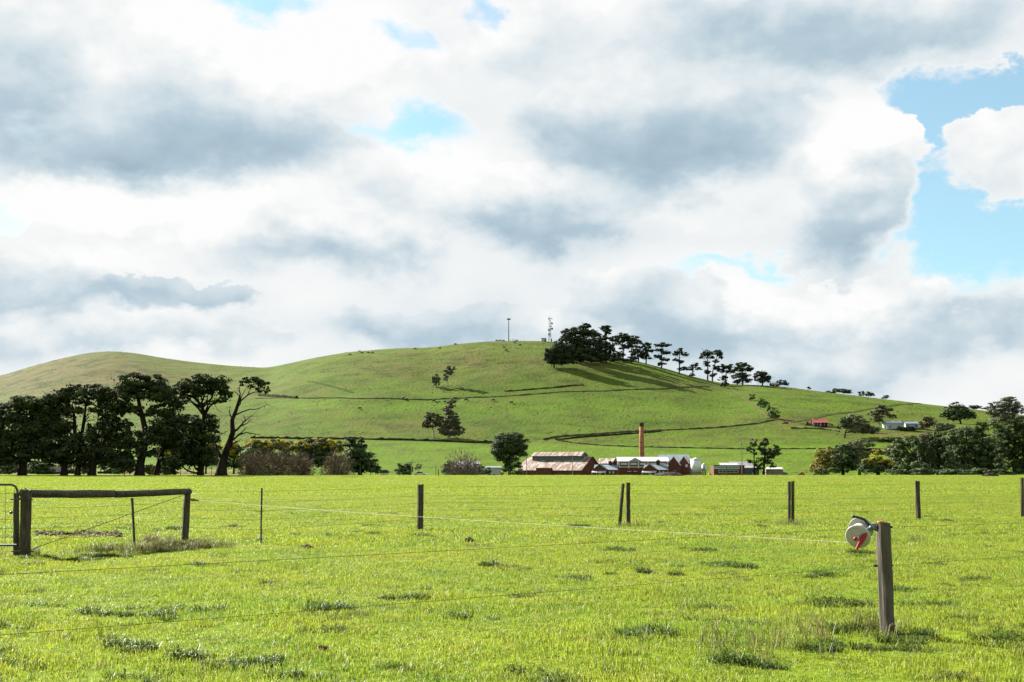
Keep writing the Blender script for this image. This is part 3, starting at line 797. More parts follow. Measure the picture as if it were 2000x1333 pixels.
tree('pine_tree', 'dark pine with thick trunk leaning to the right', (188, 931), 186, [(188, 931, .72), (190, 908, .6), (198, 885, .48), (212, 862, .4), (228, 848, .25)], [(206, 772, 24, 12), (200, 845, 24, 18), (222, 830, 24, 22), (208, 808, 20, 13), (180, 872, 18, 16), (232, 862, 22, 18), (212, 880, 20, 10), (176, 850, 14, 16), (196, 885, 18, 12), (218, 900, 20, 9), (228, 800, 14, 16)], branches=[([(198, 885), (214, 872), (224, 862)], .2), ([(212, 862), (204, 830), (206, 785)], .25), ([(160, 880), (175, 868), (212, 858)], .1)], seed=5, group=PG)
tree('pine_tree', 'tallest dark pine in the middle of the left row', (280, 930), 185, [(280, 930, .85), (281, 905, .7), (287, 875, .58), (289, 845, .52), (281, 815, .44), (275, 795, .36), (270, 770, .22)],
     [(268, 748, 34, 12), (300, 754, 28, 15), (246, 766, 26, 15), (318, 772, 24, 18), (282, 772, 40, 15), (332, 798, 22, 20), (240, 792, 26, 15), (258, 800, 22, 10), (325, 828, 24, 20), (308, 806, 20, 13), (240, 845, 22, 18), (262, 862, 24, 20), (312, 858, 24, 18), (236, 885, 26, 18), (252, 906, 28, 12), (296, 880, 22, 18), (330, 850, 18, 16)], branches=[([(281, 815), (262, 805), (250, 800)], .22), ([(289, 845), (305, 830), (318, 815)], .24)], seed=6, group=PG)
tree('pine_tree', 'dark pine with slanting trunk right of the tallest pine', (313, 930), 188, [(313, 930, .5), (316, 908, .44), (322, 885, .38), (333, 858, .3), (340, 835, .2)], [(345, 845, 22, 17), (350, 818, 20, 13), (334, 872, 22, 14), (352, 790, 18, 12), (350, 868, 18, 13), (338, 765, 16, 10), (340, 900, 20, 12), (322, 840, 16, 18), (356, 845, 16, 14)], branches=[([(333, 858), (350, 830), (356, 800)], .2)], seed=7, group=PG)
tree('pine_tree', 'flat-topped dark pine with open fan of limbs above a dense lower skirt', (398, 926), 196, [(398, 926, .6), (399, 890, .52), (401, 850, .46), (402, 815, .42), (397, 798, .32)],
     [(372, 756, 24, 12), (398, 744, 28, 10), (424, 752, 24, 12), (442, 772, 14, 11), (352, 764, 16, 9), (408, 764, 30, 9), (386, 772, 18, 7), (432, 784, 14, 6), (362, 776, 12, 5), (372, 828, 26, 12), (404, 826, 24, 14), (388, 848, 36, 16), (352, 872, 28, 20), (392, 876, 34, 18), (412, 852, 18, 18), (370, 900, 32, 13), (346, 905, 20, 15), (408, 898, 20, 12)],
     branches=[([(402, 815), (385, 795), (366, 778), (352, 768)], .24), ([(399, 805), (395, 780), (390, 760)], .2), ([(402, 812), (418, 790), (434, 772)], .24), ([(402, 815), (412, 785), (420, 758)], .2), ([(410, 870), (424, 848), (433, 826)], .16)], twig=3, seed=8, group=PG)
tree('pine_tree', 'nearly bare twisted old pine with a small tuft of foliage on top', (438, 931), 184, [(438, 931, 1.0), (440, 905, .72), (445, 885, .62), (452, 866, .52), (458, 846, .44), (456, 822, .36), (464, 800, .3), (470, 776, .22)],
     [(480, 746, 9, 6), (498, 748, 18, 7), (514, 752, 12, 9), (522, 765, 6, 7), (506, 764, 9, 5), (472, 752, 5, 4), (490, 758, 6, 4)], card=.38, limbs=False,
     branches=[([(470, 776), (468, 762), (470, 750)], .13), ([(467, 788), (484, 774), (500, 767), (514, 764)], .16), ([(484, 774), (492, 758), (498, 748)], .1), ([(464, 800), (476, 770), (486, 750)], .12), ([(462, 812), (486, 802), (506, 800), (524, 792)], .14), ([(458, 846), (472, 834), (482, 822), (478, 812)], .24), ([(472, 834), (486, 828), (492, 822)], .12), ([(476, 828), (490, 816), (496, 814)], .1), ([(452, 868), (470, 850), (484, 846), (512, 850)], .2), ([(470, 850), (482, 838), (488, 836)], .1), ([(440, 900), (428, 880), (424, 866), (432, 850)], .26), ([(456, 822), (450, 806), (452, 796)], .14), ([(470, 776), (462, 768), (456, 764)], .09), ([(445, 885), (462, 866), (476, 858)], .16)], seed=9, group=PG)
# undergrowth behind and between the pines
BU = 'bushes behind the left pines'
for i, (nm, lab, bx, Y, lbs, lf) in enumerate([
    ('bush', 'grey-green hedge bush between the two leftmost pine trunks', 28, 215, [(22, 912, 22, 12), (38, 915, 16, 10)], 'gum_leaf'),
    ('bush', 'large domed dark hedge right of the low broad pine', 84, 212, [(78, 914, 22, 13), (98, 918, 18, 10)], 'dark_leaf'),
    ('bush', 'dark bush between the leaning trunk and the tallest pine', 250, 200, [(240, 918, 16, 10), (258, 914, 14, 13)], 'bush_leaf'),
    ('bush', 'small pale green rounded bush right of the tallest pine trunk', 298, 200, [(292, 916, 10, 6), (303, 914, 10, 6), (298, 924, 13, 7)], 'pale_leaf'),
    ('bush', 'dark conical conifer bush at the right end of the pine row', 334, 198, [(333, 905, 9, 9), (333, 914, 14, 9), (333, 923, 17, 8)], 'dark_leaf'),
    ('bush', 'brown-green scrubby bush under the slim pine', 173, 214, [(170, 916, 12, 14), (182, 920, 8, 8)], 'gum_leaf_red'),
    ('bush', 'tall dark bush behind the leaning pine', 214, 235, [(205, 880, 30, 26), (222, 905, 22, 16)], 'dark_leaf'),
    ('bush', 'long dark bush behind the flat-topped pine', 380, 245, [(360, 895, 30, 17), (400, 892, 34, 19), (425, 900, 20, 13)], 'dark_leaf')]):
    tree(nm, lab, (bx, 929), Y, [], lbs, leaf=lf, card=.4, seed=40 + i, cat='bush', group=BU, limbs=False)
for i, (px, w, h_, lf, lab) in enumerate([(12, 30, 12, 'dark_leaf', 'low hedge behind the leftmost pine trunk'), (68, 26, 14, 'gum_leaf', 'low hedge behind the low broad pine'), (118, 22, 9, 'bush_leaf', 'low hedge in front of the garden shed roof'), (150, 20, 13, 'gum_leaf_red', 'brown hedge behind the slim pine'), (225, 26, 12, 'dark_leaf', 'low hedge right of the leaning pine trunk'), (318, 24, 11, 'dark_leaf', 'low hedge right of the pale rounded bush')]):
    tree('hedge', lab, (px, 927), 228 + 3 * i, [], [(px - w * .5, 921, w * .45, h_ * .6), (px, 919, w * .5, h_ * .75), (px + w * .5, 921, w * .45, h_ * .6)], leaf=lf, card=.4, seed=300 + i, cat='hedge', group='low hedges behind the left pines', limbs=False)
# yellow wattles, bare shrubs and the dark conifer left of centre
WG = 'flowering yellow wattles left of centre'
for i, (bx, Y, lbs, lab) in enumerate([
    (345, 232, [(340, 872, 16, 10), (330, 888, 18, 14), (352, 892, 16, 14)], 'yellow wattle seen through the pines, leftmost of the wattles'),
    (408, 234, [(398, 878, 18, 10), (418, 882, 16, 12), (405, 900, 26, 14)], 'yellow wattle just left of the bare twisted pine'),
    (462, 226, [(456, 880, 16, 12), (470, 886, 14, 14), (462, 905, 22, 14)], 'yellow wattle just right of the bare twisted pine'),
    (510, 224, [(498, 874, 18, 10), (520, 876, 18, 11), (508, 895, 30, 18)], 'yellow wattle behind the leftmost bare grey shrub'),
    (556, 226, [(545, 872, 18, 9), (566, 876, 14, 11), (556, 898, 26, 18)], 'yellow wattle third from the dark conifer'),
    (600, 222, [(590, 876, 18, 11), (610, 872, 18, 11), (603, 898, 28, 20)], 'yellow wattle second from the dark conifer'),
    (645, 220, [(632, 874, 18, 11), (655, 876, 18, 12), (622, 900, 14, 10), (645, 900, 28, 18)], 'yellow wattle beside the dark conifer')]):
    tree('wattle_tree', lab, (bx, 928), Y, [(bx, 928, .2), (bx, 905, .15), (bx + 1, 885, .1)], lbs, leaf='dark_leaf', card=.38, seed=60 + i, group=WG, blossom=((0, 1), 1.2), cov=2.0)
for i, (bx, rx, h, lab) in enumerate([(500, 2.9, 4.1, 'bare grey-brown shrub, leftmost of the row by the bare pine'), (543, 3.3, 4.9, 'bare grey-brown shrub, second and tallest of the row'), (590, 2.6, 4.0, 'bare grey-brown shrub, third in the row before a gap'), (662, 3.0, 4.2, 'bare grey-brown shrub alone in front of the dark conifer')]):
    twig_shrub('bare_shrub', lab, (bx, 927), 193, rx, h, i, group='bare shrubs below the wattles', n=2200)
tree('conifer_tree', 'dense dark rounded conifer at the right end of the wattle row', (706, 928), 205, [(706, 928, .4), (704, 905, .3), (700, 880, .2)], [(684, 868, 12, 8), (702, 868, 14, 11), (698, 884, 22, 14), (708, 900, 26, 16), (716, 914, 24, 12), (688, 912, 18, 12)], leaf='dark_leaf', seed=70, cov=2.6)
tree('bush', 'dark bush showing above the middle of the wattle row', (610, 872), 300, [], [(604, 866, 13, 6), (616, 864, 10, 6), (610, 885, 20, 18)], leaf='dark_leaf', seed=71, cat='bush', limbs=False)
tree('bush', 'low dark scrub at the foot of the dark conifer', (755, 930), 225, [], [(748, 923, 14, 5), (735, 918, 8, 6)], leaf='dark_leaf', seed=72, cat='bush', limbs=False, card=.35)
# middle distance
tree('conifer_tree', 'large round black-green cypress left of the rusty roofed shed', (995, 929), 400, [(995, 930, .5), (995, 915, .45), (996, 895, .35), (997, 875, .25)], [(999, 858, 24, 10), (980, 866, 19, 12), (1012, 868, 18, 13), (995, 876, 30, 14), (976, 884, 14, 9), (1014, 886, 14, 9), (992, 894, 23, 11), (1002, 908, 16, 9), (990, 916, 12, 7)], leaf='dark_leaf', seed=80, cov=2.6, card=.6)
tree('bush', 'round dark bush beside the leaning power pole', (791, 931), 330, [], [(784, 916, 9, 8), (796, 918, 10, 10), (790, 924, 14, 7)], leaf='dark_leaf', seed=81, cat='bush', limbs=False, cov=2.8)
tree('bush', 'small thin sapling behind the parked white car', (820, 930), 345, [(820, 930, .08), (820, 915, .05)], [(820, 912, 6, 6), (814, 916, 4, 4)], leaf='gum_leaf', seed=82, cat='bush', cov=1.0, card=.35)
tree('bush', 'dark green left side of the garden shrubbery by the old house', (880, 930), 395, [], [(872, 918, 10, 9), (885, 912, 10, 8), (890, 922, 14, 8)], leaf='bush_leaf', seed=83, cat='bush', limbs=False, card=.45)
tree('bush', 'dark low shrubbery right of the bare tree by the old house', (940, 930), 398, [], [(932, 917, 12, 10), (948, 921, 12, 8), (926, 922, 14, 8)], leaf='dark_leaf', seed=84, cat='bush', limbs=False, card=.45)
tree('bush', 'small bush at the left corner of the rusty roofed shed', (1010, 930), 440, [], [(1006, 924, 9, 5), (1016, 922, 7, 5)], leaf='bush_leaf', seed=85, cat='bush', limbs=False, card=.4)
tree('bush', 'small bright green bush in front of the low white-walled shed', (980, 930), 430, [], [(978, 925, 7, 4)], leaf='pale_leaf', seed=86, cat='bush', limbs=False, card=.4)
twig_shrub('bare_tree', 'bare pale grey tree rising over the old house roof', (905, 930), 392, 8.0, 10.2, 11, n=2600, card=1.3, trunks=12, tw=.055, sr=2.0, leaf='twig_pale')
twig_shrub('bare_shrub', 'tangled grey leafless bush at the foot of the bare tree', (910, 930), 388, 6.0, 4.6, 12, n=3000, card=.7, trunks=6)
# two poplars by the brick workshop
tree('gum_tree', 'slender broken-crowned dark tree behind the utility pole', (1468, 929), 470, [(1468, 929, .3), (1469, 905, .25), (1468, 880, .2)], [(1468, 868, 8.5, 7), (1459, 879, 7, 5), (1469, 886, 6, 5), (1461, 903, 6, 4), (1472, 905, 5, 4), (1475, 914, 8, 5)], leaf='dark_leaf', seed=90, card=.6)
tree('gum_tree', 'taller dark clumped tree right of the brick workshop', (1487, 929), 470, [(1487, 929, .5), (1488, 905, .4), (1490, 885, .3), (1490, 870, .2)], [(1490, 866, 9, 6.5), (1484, 878, 8, 8), (1494, 884, 11, 9), (1510, 878, 8, 8), (1503, 890, 11, 8), (1486, 898, 10, 7), (1498, 904, 9, 5), (1504, 911, 7, 4), (1484, 913, 8, 6), (1514, 887, 6, 5)], leaf='dark_leaf', seed=91, card=.6)
# pines along the crest of the hill
HG = 'pines on the crest of the hill'
HP = [(1082, 719, [(1078, 703, 14, 11), (1088, 689, 20, 13), (1104, 692, 18, 15), (1074, 690, 12, 8), (1098, 676, 16, 8), (1092, 706, 14, 9), (1110, 704, 14, 8), (1070, 698, 9, 8)], 'broad dense pine at the left end of the crest clump'),
      (1113, 708, [(1112, 650, 14, 8), (1104, 662, 12, 8), (1120, 664, 16, 8), (1116, 680, 16, 9), (1128, 692, 14, 8)], 'tall dark pine second from the left of the crest clump'),
      (1132, 709, [(1144, 637, 12, 5.5), (1134, 648, 16, 8), (1150, 652, 14, 8), (1140, 668, 18, 9), (1146, 684, 16, 8), (1128, 680, 14, 9), (1140, 698, 16, 7), (1120, 700, 12, 6)], 'tallest pine of the crest clump'),
      (1158, 706, [(1160, 652, 12, 8), (1152, 668, 12, 8), (1166, 672, 14, 9), (1160, 688, 16, 8), (1170, 697, 14, 6), (1152, 690, 12, 8), (1176, 682, 10, 8)], 'dark pine right of the tallest crest pine'),
      (1184, 708, [(1183, 641, 11, 5), (1187, 650, 9, 5), (1180, 660, 10, 6), (1186, 674, 12, 7), (1182, 692, 14, 7), (1192, 684, 9, 6), (1178, 702, 14, 5)], 'narrow tall pine in the middle of the crest clump'),
      (1199, 708, [(1197, 662, 10, 5), (1203, 670, 8, 5), (1194, 680, 9, 5), (1204, 694, 10, 5), (1198, 702, 12, 4)], 'thin see-through pine with open crown on the crest'),
      (1217, 706, [(1216, 656, 13, 5), (1224, 662, 11, 6), (1210, 666, 9, 5), (1218, 678, 10, 6), (1214, 692, 8, 5)], 'pine with flat spreading top right of the see-through pine'),
      (1233, 709, [(1236, 662, 12, 6), (1244, 668, 9, 6), (1232, 676, 11, 6), (1240, 690, 10, 6), (1236, 700, 10, 4)], 'dark pine at the right end of the dense crest clump'),
      (1247, 709, [(1247, 680, 7, 5), (1244, 688, 6, 4), (1250, 695, 6, 4)], 'small thin pine between two larger crest pines'),
      (1262, 712, [(1262, 675, 10, 5), (1266, 684, 10, 6), (1258, 690, 9, 5), (1263, 698, 9, 5)], 'compact pine with bushy rounded head on the crest'),
      (1292, 721, [(1294, 674, 14, 4), (1286, 683, 9, 4), (1298, 688, 11, 4.5), (1284, 697, 9, 4), (1300, 702, 9, 4), (1294, 711, 8, 3.5)], 'layered pine with three shelves of foliage on the crest'),
      (1326.5, 730, [(1328, 686, 9, 4.5), (1320, 692, 8, 3.5), (1336, 693, 8, 3.5), (1322, 703, 7, 3), (1332, 708, 6, 3)], 'slim pine with small open umbrella crown'),
      (1352, 735, [(1356, 713, 8, 4), (1350, 721, 6, 4), (1364, 721, 7, 3)], 'short stunted pine left of the twin pines'),
      (1382, 742, [(1382, 689, 13, 5), (1375, 698, 8, 5), (1390, 697, 8, 4), (1380, 712, 8, 5), (1382, 727, 8, 4)], 'left one of the two tall twin pines'),
      (1391, 745, [(1402, 690, 10, 5), (1408, 697, 6, 5), (1400, 706, 7, 4), (1398, 718, 8, 5), (1392, 733, 8, 4)], 'right one of the two tall twin pines'),
      (1417, 743, [(1419, 717, 12, 5), (1410, 725, 9, 4.5), (1426, 726, 9, 4.5), (1415, 737, 6, 4)], 'small round-headed pine right of the twin pines'),
      (1450, 753, [(1451, 713, 12, 5), (1443, 722, 10, 6), (1459, 722, 11, 6), (1448, 734, 14, 6), (1456, 744, 12, 5), (1442, 746, 9, 4.5)], 'large bushy pine alone on the right ridge'),
      (1488.5, 753, [(1488, 730, 11, 5), (1479, 738, 9, 6), (1497, 738, 10, 6), (1488, 745, 12, 5)], 'domed dark tree right of the large bushy pine')]
for i, (bx, by, lbs, lab) in enumerate(HP):
    on = gnd(bx, by, 700)
    top = min(l[1] for l in lbs)
    tree('pine_tree', lab, (bx, by), on.y, [(bx, by, .7), (bx + 1, (by * 2 + top) / 3, .55), (lbs[0][0] * .6 + bx * .4, (by + 2 * top) / 3, .45), (lbs[0][0], top + 4, .25)], lbs, leaf='pine_leaf_hill', card=1.25, cov=3.0, seed=100 + i, on=on, group=HG)
for i, (bx, by, lbs, lab) in enumerate([
    (1150, 709, [(1140, 702, 12, 6), (1158, 704, 12, 5), (1128, 704, 10, 5)], 'dark scrub under the tall crest pines'),
    (1225, 709, [(1222, 704, 10, 4), (1234, 704, 9, 5), (1205, 703, 9, 4)], 'dark scrub at the right of the dense crest clump'),
    (1345, 735, [(1340, 721, 10, 4), (1330, 722, 7, 3), (1352, 732, 6, 4)], 'low scrub by the stunted crest pine'),
    (1414, 758, [(1414, 750, 9, 7), (1410, 741, 6, 4)], 'grey-green round bush below the small round-headed pine'),
    (1529, 755, [(1528, 748, 9, 5), (1520, 750, 6, 4), (1536, 751, 5, 3)], 'dark bush beside the roof on the right ridge')]):
    tree('bush', lab, (bx, by), 0, [], lbs, leaf='pine_leaf_hill', card=1.1, seed=130 + i, on=gnd(bx, by, 700), cat='bush', limbs=False, group='bushes on the crest of the hill')
SKY = [(1580, 762, [(1579, 758.5, 5, 2.5)], 'tiny bush on the right skyline left of the others'), (1630, 768, [(1642, 764, 14, 4), (1618, 767, 9, 2.5), (1655, 768, 10, 4), (1630, 766, 6, 5)], 'long dark bush on the right skyline'),
       (1690, 776, [(1681, 770, 7, 5), (1697, 771, 9, 4.5)], 'double-humped dark bush on the right skyline'), (1730, 780, [(1730, 776, 8, 3)], 'small dark bush on the right skyline'), (1905, 800, [(1902, 796, 12, 3.5), (1924, 798, 8, 3)], 'low dark bush on the far right skyline')]
for i, (bx, by, lbs, lab) in enumerate(SKY):
    on = gnd(bx, by, 700)
    tree('bush', lab, (bx, by), 0, [], lbs, leaf='pine_leaf_hill', card=1.0, seed=140 + i, on=on, cat='bush', limbs=False, group='bushes on the right skyline')
# gums on the open slope
def gum(lab, bx, by, trunks, lbs, seed, leaf='gum_leaf', bark='bark_pale', card=1.0, lo=560, group=None, cov=1.9, Y=None):
    on = gnd(bx, by, lo) if Y is None else stand(bx, Y)
    return tree('gum_tree', lab, (bx, by), on.y, trunks, lbs, leaf=leaf, bark=bark, card=card, seed=seed, on=on, group=group, cov=cov)
GG = 'gum trees on the open slope'
gum('small oval gum tree on the open slope, left of a pair', 851.5, 758, [(851.5, 758, .3), (852, 745, .2)], [(850, 742, 7, 9), (855, 738, 6, 7), (852, 749, 7, 5)], 160, group=GG)
gum('thin-stemmed gum with wind-bent crown on the open slope, right of a pair', 874.5, 756, [(874.5, 756, .35), (874, 742, .3), (876, 728, .2)], [(873, 735, 8, 6), (878, 725, 9, 6), (886, 720, 6, 3), (876, 718, 5, 3), (871, 741, 5, 5)], 161, group=GG)
gum('pale-trunked gum with brownish crown above the stone bank', 848, 856, [(848, 856, .45), (848, 844, .4), (844, 832, .3)], [(840, 814, 11, 6), (834, 823, 8, 6), (848, 822, 13, 7), (842, 832, 12, 6), (855, 830, 9, 6), (858, 818, 9, 6), (832, 831, 7, 5)], 162, group=GG, leaf='gum_leaf_red')
gum('tall dense grey-green gum above the stone bank', 877, 858, [(877, 858, .5), (878, 840, .4), (880, 815, .3)], [(884, 786, 9, 3.5), (878, 794, 10, 6), (876, 806, 12, 7), (884, 812, 11, 7), (880, 824, 14, 8), (888, 834, 14, 8), (872, 834, 10, 9), (882, 845, 18, 9), (897, 843, 10, 8), (866, 824, 9, 9), (868, 842, 10, 8), (892, 826, 10, 8)], 163, group=GG)
twig_shrub('dead_tree', 'small dead leaning tree between the pair of slope gums', (866, 764), 0, 3.0, 5.5, 21, n=120, on=gnd(865, 766, 600), trunks=3, card=1.0)
# bushes down the fence line on the right slope
for i, (bx, by, lbs, lab) in enumerate([(1468, 783, [(1468, 776, 6, 6)], 'topmost small bush beside the light track on the right slope'), (1487, 796, [(1487, 786, 7, 5), (1494, 793, 8, 7), (1482, 790, 5, 5)], 'middle bush beside the light track on the right slope'),
                                        (1508, 818, [(1503, 804, 9, 8), (1512, 810, 9, 8), (1506, 813, 9, 5)], 'lowest and largest bush beside the light track'), (1531, 829, [(1531, 826.5, 5, 3)], 'small round bush in the dry grass left of the red-roofed house'),
                                        (1578, 832, [(1576, 828, 6, 4)], 'brownish shrub against the red-roofed house'), (1620, 832, [(1617, 829, 5, 3)], 'tiny shrub right of the red-roofed house')]):
    tree('bush', lab, (bx, by), 0, [], lbs, leaf='bush_leaf' if i < 3 else 'gum_leaf_red', card=.8, seed=170 + i, on=gnd(bx, by, 560), cat='bush', limbs=False, group='bushes on the right slope')
# homestead trees and the dark belt on the right
RG = 'trees round the homestead on the right'
gum('grey-green spreading gum left of the white homestead', 1646, 857, [(1646, 857, .5), (1647, 845, .4), (1655, 832, .3)], [(1650, 822, 13, 6), (1666, 818, 14, 6), (1642, 832, 12, 7), (1660, 832, 16, 8), (1680, 828, 14, 8), (1690, 838, 15, 9), (1672, 842, 16, 7), (1700, 842, 10, 7)], 180, group=RG, bark='bark_dark')
gum('russet-tinged gum standing over the white homestead', 1712, 836, [(1712, 836, .5), (1714, 820, .4), (1716, 806, .3)], [(1715, 796, 10, 4), (1722, 802, 13, 4), (1736, 801, 9, 3), (1704, 808, 11, 5), (1724, 811, 14, 5), (1708, 820, 12, 6), (1740, 815, 7, 4)], 181, group=RG, leaf='gum_leaf_red')
gum('dark rounded tree on the skyline above the right belt', 1872, 828, [(1872, 828, .6), (1870, 812, .4), (1868, 800, .3)], [(1866, 793, 12, 6), (1852, 804, 14, 8), (1876, 804, 16, 9), (1890, 812, 14, 9), (1862, 816, 18, 7), (1842, 812, 9, 5)], 182, group=RG, leaf='dark_leaf', bark='bark_dark')
gum('tall domed gum on the right skyline near the picture edge', 1955, 832, [(1955, 832, .6), (1958, 815, .45), (1962, 795, .3)], [(1964, 781, 14, 4), (1946, 792, 16, 7), (1974, 790, 16, 7), (1938, 806, 14, 8), (1962, 806, 18, 9), (1982, 802, 12, 9), (1950, 820, 20, 8), (1978, 820, 16, 9)], 183, group=RG, leaf='gum_leaf', bark='bark_dark')
for i, (bx, by, lbs, lf, lab) in enumerate([(1700, 846, [(1690, 842, 10, 5), (1706, 841, 9, 5)], 'dark_leaf', 'dark shrubs below the russet gum'), (1770, 842, [(1756, 838, 10, 3), (1775, 838, 12, 3.5)], 'dark_leaf', 'low dark hedge in front of the white homestead'),
        (1812, 842, [(1800, 832, 9, 7), (1815, 828, 12, 9), (1806, 820, 7, 6)], 'gum_leaf_red', 'russet shrub right of the white homestead'), (1838, 845, [(1830, 836, 13, 8), (1848, 836, 12, 8)], 'gum_leaf', 'grey scrub on the slope right of the homestead'), (1872, 850, [(1860, 846, 22, 6), (1885, 842, 18, 7)], 'bush_leaf', 'long low scrub above the dark right belt'),
        (1762, 834, [(1762, 829, 6, 5)], 'dark_leaf', 'dark bush between the two homestead roofs'), (1740, 862, [(1730, 858, 18, 3), (1765, 856, 20, 3)], 'bush_leaf', 'low scrub in the gully below the homestead')]):
    tree('bush', lab, (bx, by), 0, [], lbs, leaf=lf, card=.8, seed=190 + i, on=gnd(bx, by, 520), cat='bush', limbs=False, group='shrubs round the homestead')
BG = 'belt of trees at the right of the paddock'
BELT = [(1604, 240, [(1598, 904, 17, 18), (1612, 890, 18, 12), (1622, 900, 17, 18), (1590, 916, 12, 11), (1606, 914, 20, 12)], 'willow_leaf', 'olive-yellow willow at the left end of the right belt', 'willow_tree'),
        (1640, 232, [(1636, 880, 15, 9), (1650, 878, 15, 8), (1644, 898, 22, 14), (1656, 908, 18, 14), (1634, 914, 16, 12)], 'dark_leaf', 'dark green tree between willow and wattle', 'gum_tree'),
        (1672, 268, [(1664, 872, 18, 7), (1684, 870, 18, 8), (1668, 888, 18, 12), (1690, 884, 12, 8), (1672, 908, 24, 16)], 'gum_leaf', 'grey feathery gum behind the yellow wattle', 'gum_tree'),
        (1708, 222, [(1708, 886, 15, 5), (1688, 906, 15, 7), (1706, 902, 18, 7), (1728, 906, 13, 6), (1706, 917, 30, 9)], 'dark_leaf', 'golden flowering wattle in front of the right belt', 'wattle_tree'),
        (1768, 226, [(1756, 868, 16, 9), (1776, 862, 15, 9), (1752, 886, 16, 14), (1774, 884, 20, 15), (1788, 898, 14, 14), (1764, 908, 26, 14)], 'bush_leaf', 'rounded grey-green tree right of the yellow wattle', 'gum_tree'),
        (1796, 218, [(1790, 868, 11, 14), (1800, 890, 14, 20), (1796, 914, 22, 12)], 'dark_leaf', 'narrow black-green tree right of the rounded tree', 'conifer_tree'),
        (1824, 224, [(1828, 850, 11, 6), (1818, 866, 17, 10), (1834, 870, 16, 11), (1824, 892, 22, 14), (1826, 912, 24, 12)], 'pine_leaf', 'dark pine with ragged top in the right belt', 'pine_tree'),
        (1872, 216, [(1882, 846, 14, 7), (1864, 858, 18, 9), (1896, 862, 16, 9), (1878, 876, 26, 12), (1860, 894, 20, 13), (1892, 896, 22, 14), (1874, 914, 30, 11)], 'dark_leaf', 'broad dark tree in the middle of the right belt', 'pine_tree'),
        (1922, 214, [(1922, 872, 16, 10), (1938, 884, 16, 12), (1916, 894, 16, 14), (1932, 910, 24, 13)], 'dark_leaf', 'lower dark tree left of the big edge tree', 'pine_tree'),
        (1972, 206, [(1976, 832, 20, 8), (1958, 846, 16, 9), (1990, 850, 18, 12), (1972, 862, 26, 11), (1954, 880, 18, 12), (1986, 884, 22, 15), (1966, 904, 26, 15), (1998, 908, 18, 16)], 'pine_leaf', 'tallest dark pine at the right edge of the picture', 'pine_tree'),
        (2020, 210, [(2016, 850, 22, 14), (2025, 880, 26, 20), (2016, 908, 24, 16)], 'pine_leaf', 'dark pine mostly beyond the right edge', 'pine_tree')]
BELT += [(1742, 300, [(1738, 884, 20, 10), (1750, 900, 20, 14), (1734, 908, 20, 12)], 'gum_leaf', 'grey gum filling the gap behind the yellow wattle', 'gum_tree'),
         (1806, 310, [(1802, 858, 18, 8), (1812, 872, 22, 11), (1798, 888, 24, 14), (1806, 908, 26, 14)], 'gum_leaf_red', 'russet-tinged tree behind the narrow black-green tree', 'gum_tree'),
         (1850, 330, [(1848, 862, 18, 9), (1856, 878, 22, 12), (1848, 900, 26, 16)], 'gum_leaf', 'grey-green tree behind the ragged pine', 'gum_tree'),
         (1908, 300, [(1914, 836, 15, 8), (1902, 850, 20, 10), (1918, 862, 22, 11), (1906, 884, 26, 14), (1912, 908, 26, 13)], 'dark_leaf', 'tall dark tree rising behind the middle of the right belt', 'gum_tree'),
         (1946, 290, [(1942, 832, 15, 8), (1952, 846, 20, 10), (1940, 862, 22, 12), (1950, 886, 26, 14)], 'bush_leaf', 'green tree rising left of the tallest edge pine', 'gum_tree')]
for i, (bx, Y, lbs, lf, lab, nm) in enumerate(BELT):
    top = min(l[1] for l in lbs)
    tree(nm, lab, (bx, 929), Y, [(bx, 929, .4), (bx, (929 * 2 + top) / 3, .3), (lbs[0][0], top + 10, .15)], lbs, leaf=lf, card=.42, seed=210 + i, group=BG, cov=2.1, blossom=((0, 1, 2, 3), 1.1) if nm == 'wattle_tree' else None, up=.5)
tree('bush', 'small pale green bush at the foot of the willow', (1600, 930), 212, [], [(1596, 921, 12, 5), (1604, 918, 9, 5), (1598, 926, 14, 4)], leaf='pale_leaf', seed=240, cat='bush', limbs=False, card=.35)
tree('bush', 'low dark scrub under the right belt of trees', (1850, 930), 205, [], [(1750, 923, 22, 6), (1800, 923, 26, 6), (1850, 923, 30, 6), (1900, 923, 26, 6), (1950, 923, 26, 6), (1990, 921, 20, 8)], leaf='dark_leaf', seed=241, cat='bush', limbs=False, card=.42)
# ------------------------------------------------------------------ hill walls, tracks
material('dry_stone', [(0.045, 0.043, 0.028), (0.095, 0.085, 0.055)], 0.35, 0.95, bump=.2, spec=.02)
material('wall_growth', [(0.014, 0.022, 0.007), (0.036, 0.042, 0.014)], 0.3, 0.95, bump=.2, spec=.02)
material('track_dirt', [(0.070, 0.078, 0.022), (0.092, 0.082, 0.036)], 0.12, 0.95, spec=.02)
material('dark_track', [(0.026, 0.046, 0.009), (0.038, 0.058, 0.012)], 0.12, 0.95, spec=.02)
def drape(pts, step=3.0, lo=520):
    P = []
    for (a, b) in zip(pts[:-1], pts[1:]):
        p, q = gnd(a[0], a[1], lo), gnd(b[0], b[1], lo)
        n = max(2, int((q - p).length / step))
        for i in range(n): P.append(p.lerp(q, i / n))
    P.append(gnd(*pts[-1], lo))
    # smooth
    for _ in range(3):
        P = [P[0]] + [(P[i - 1] + P[i] * 2 + P[i + 1]) / 4 for i in range(1, len(P) - 1)] + [P[-1]]
    return [Vector((p.x, p.y, zg(p.x, p.y))) for p in P]
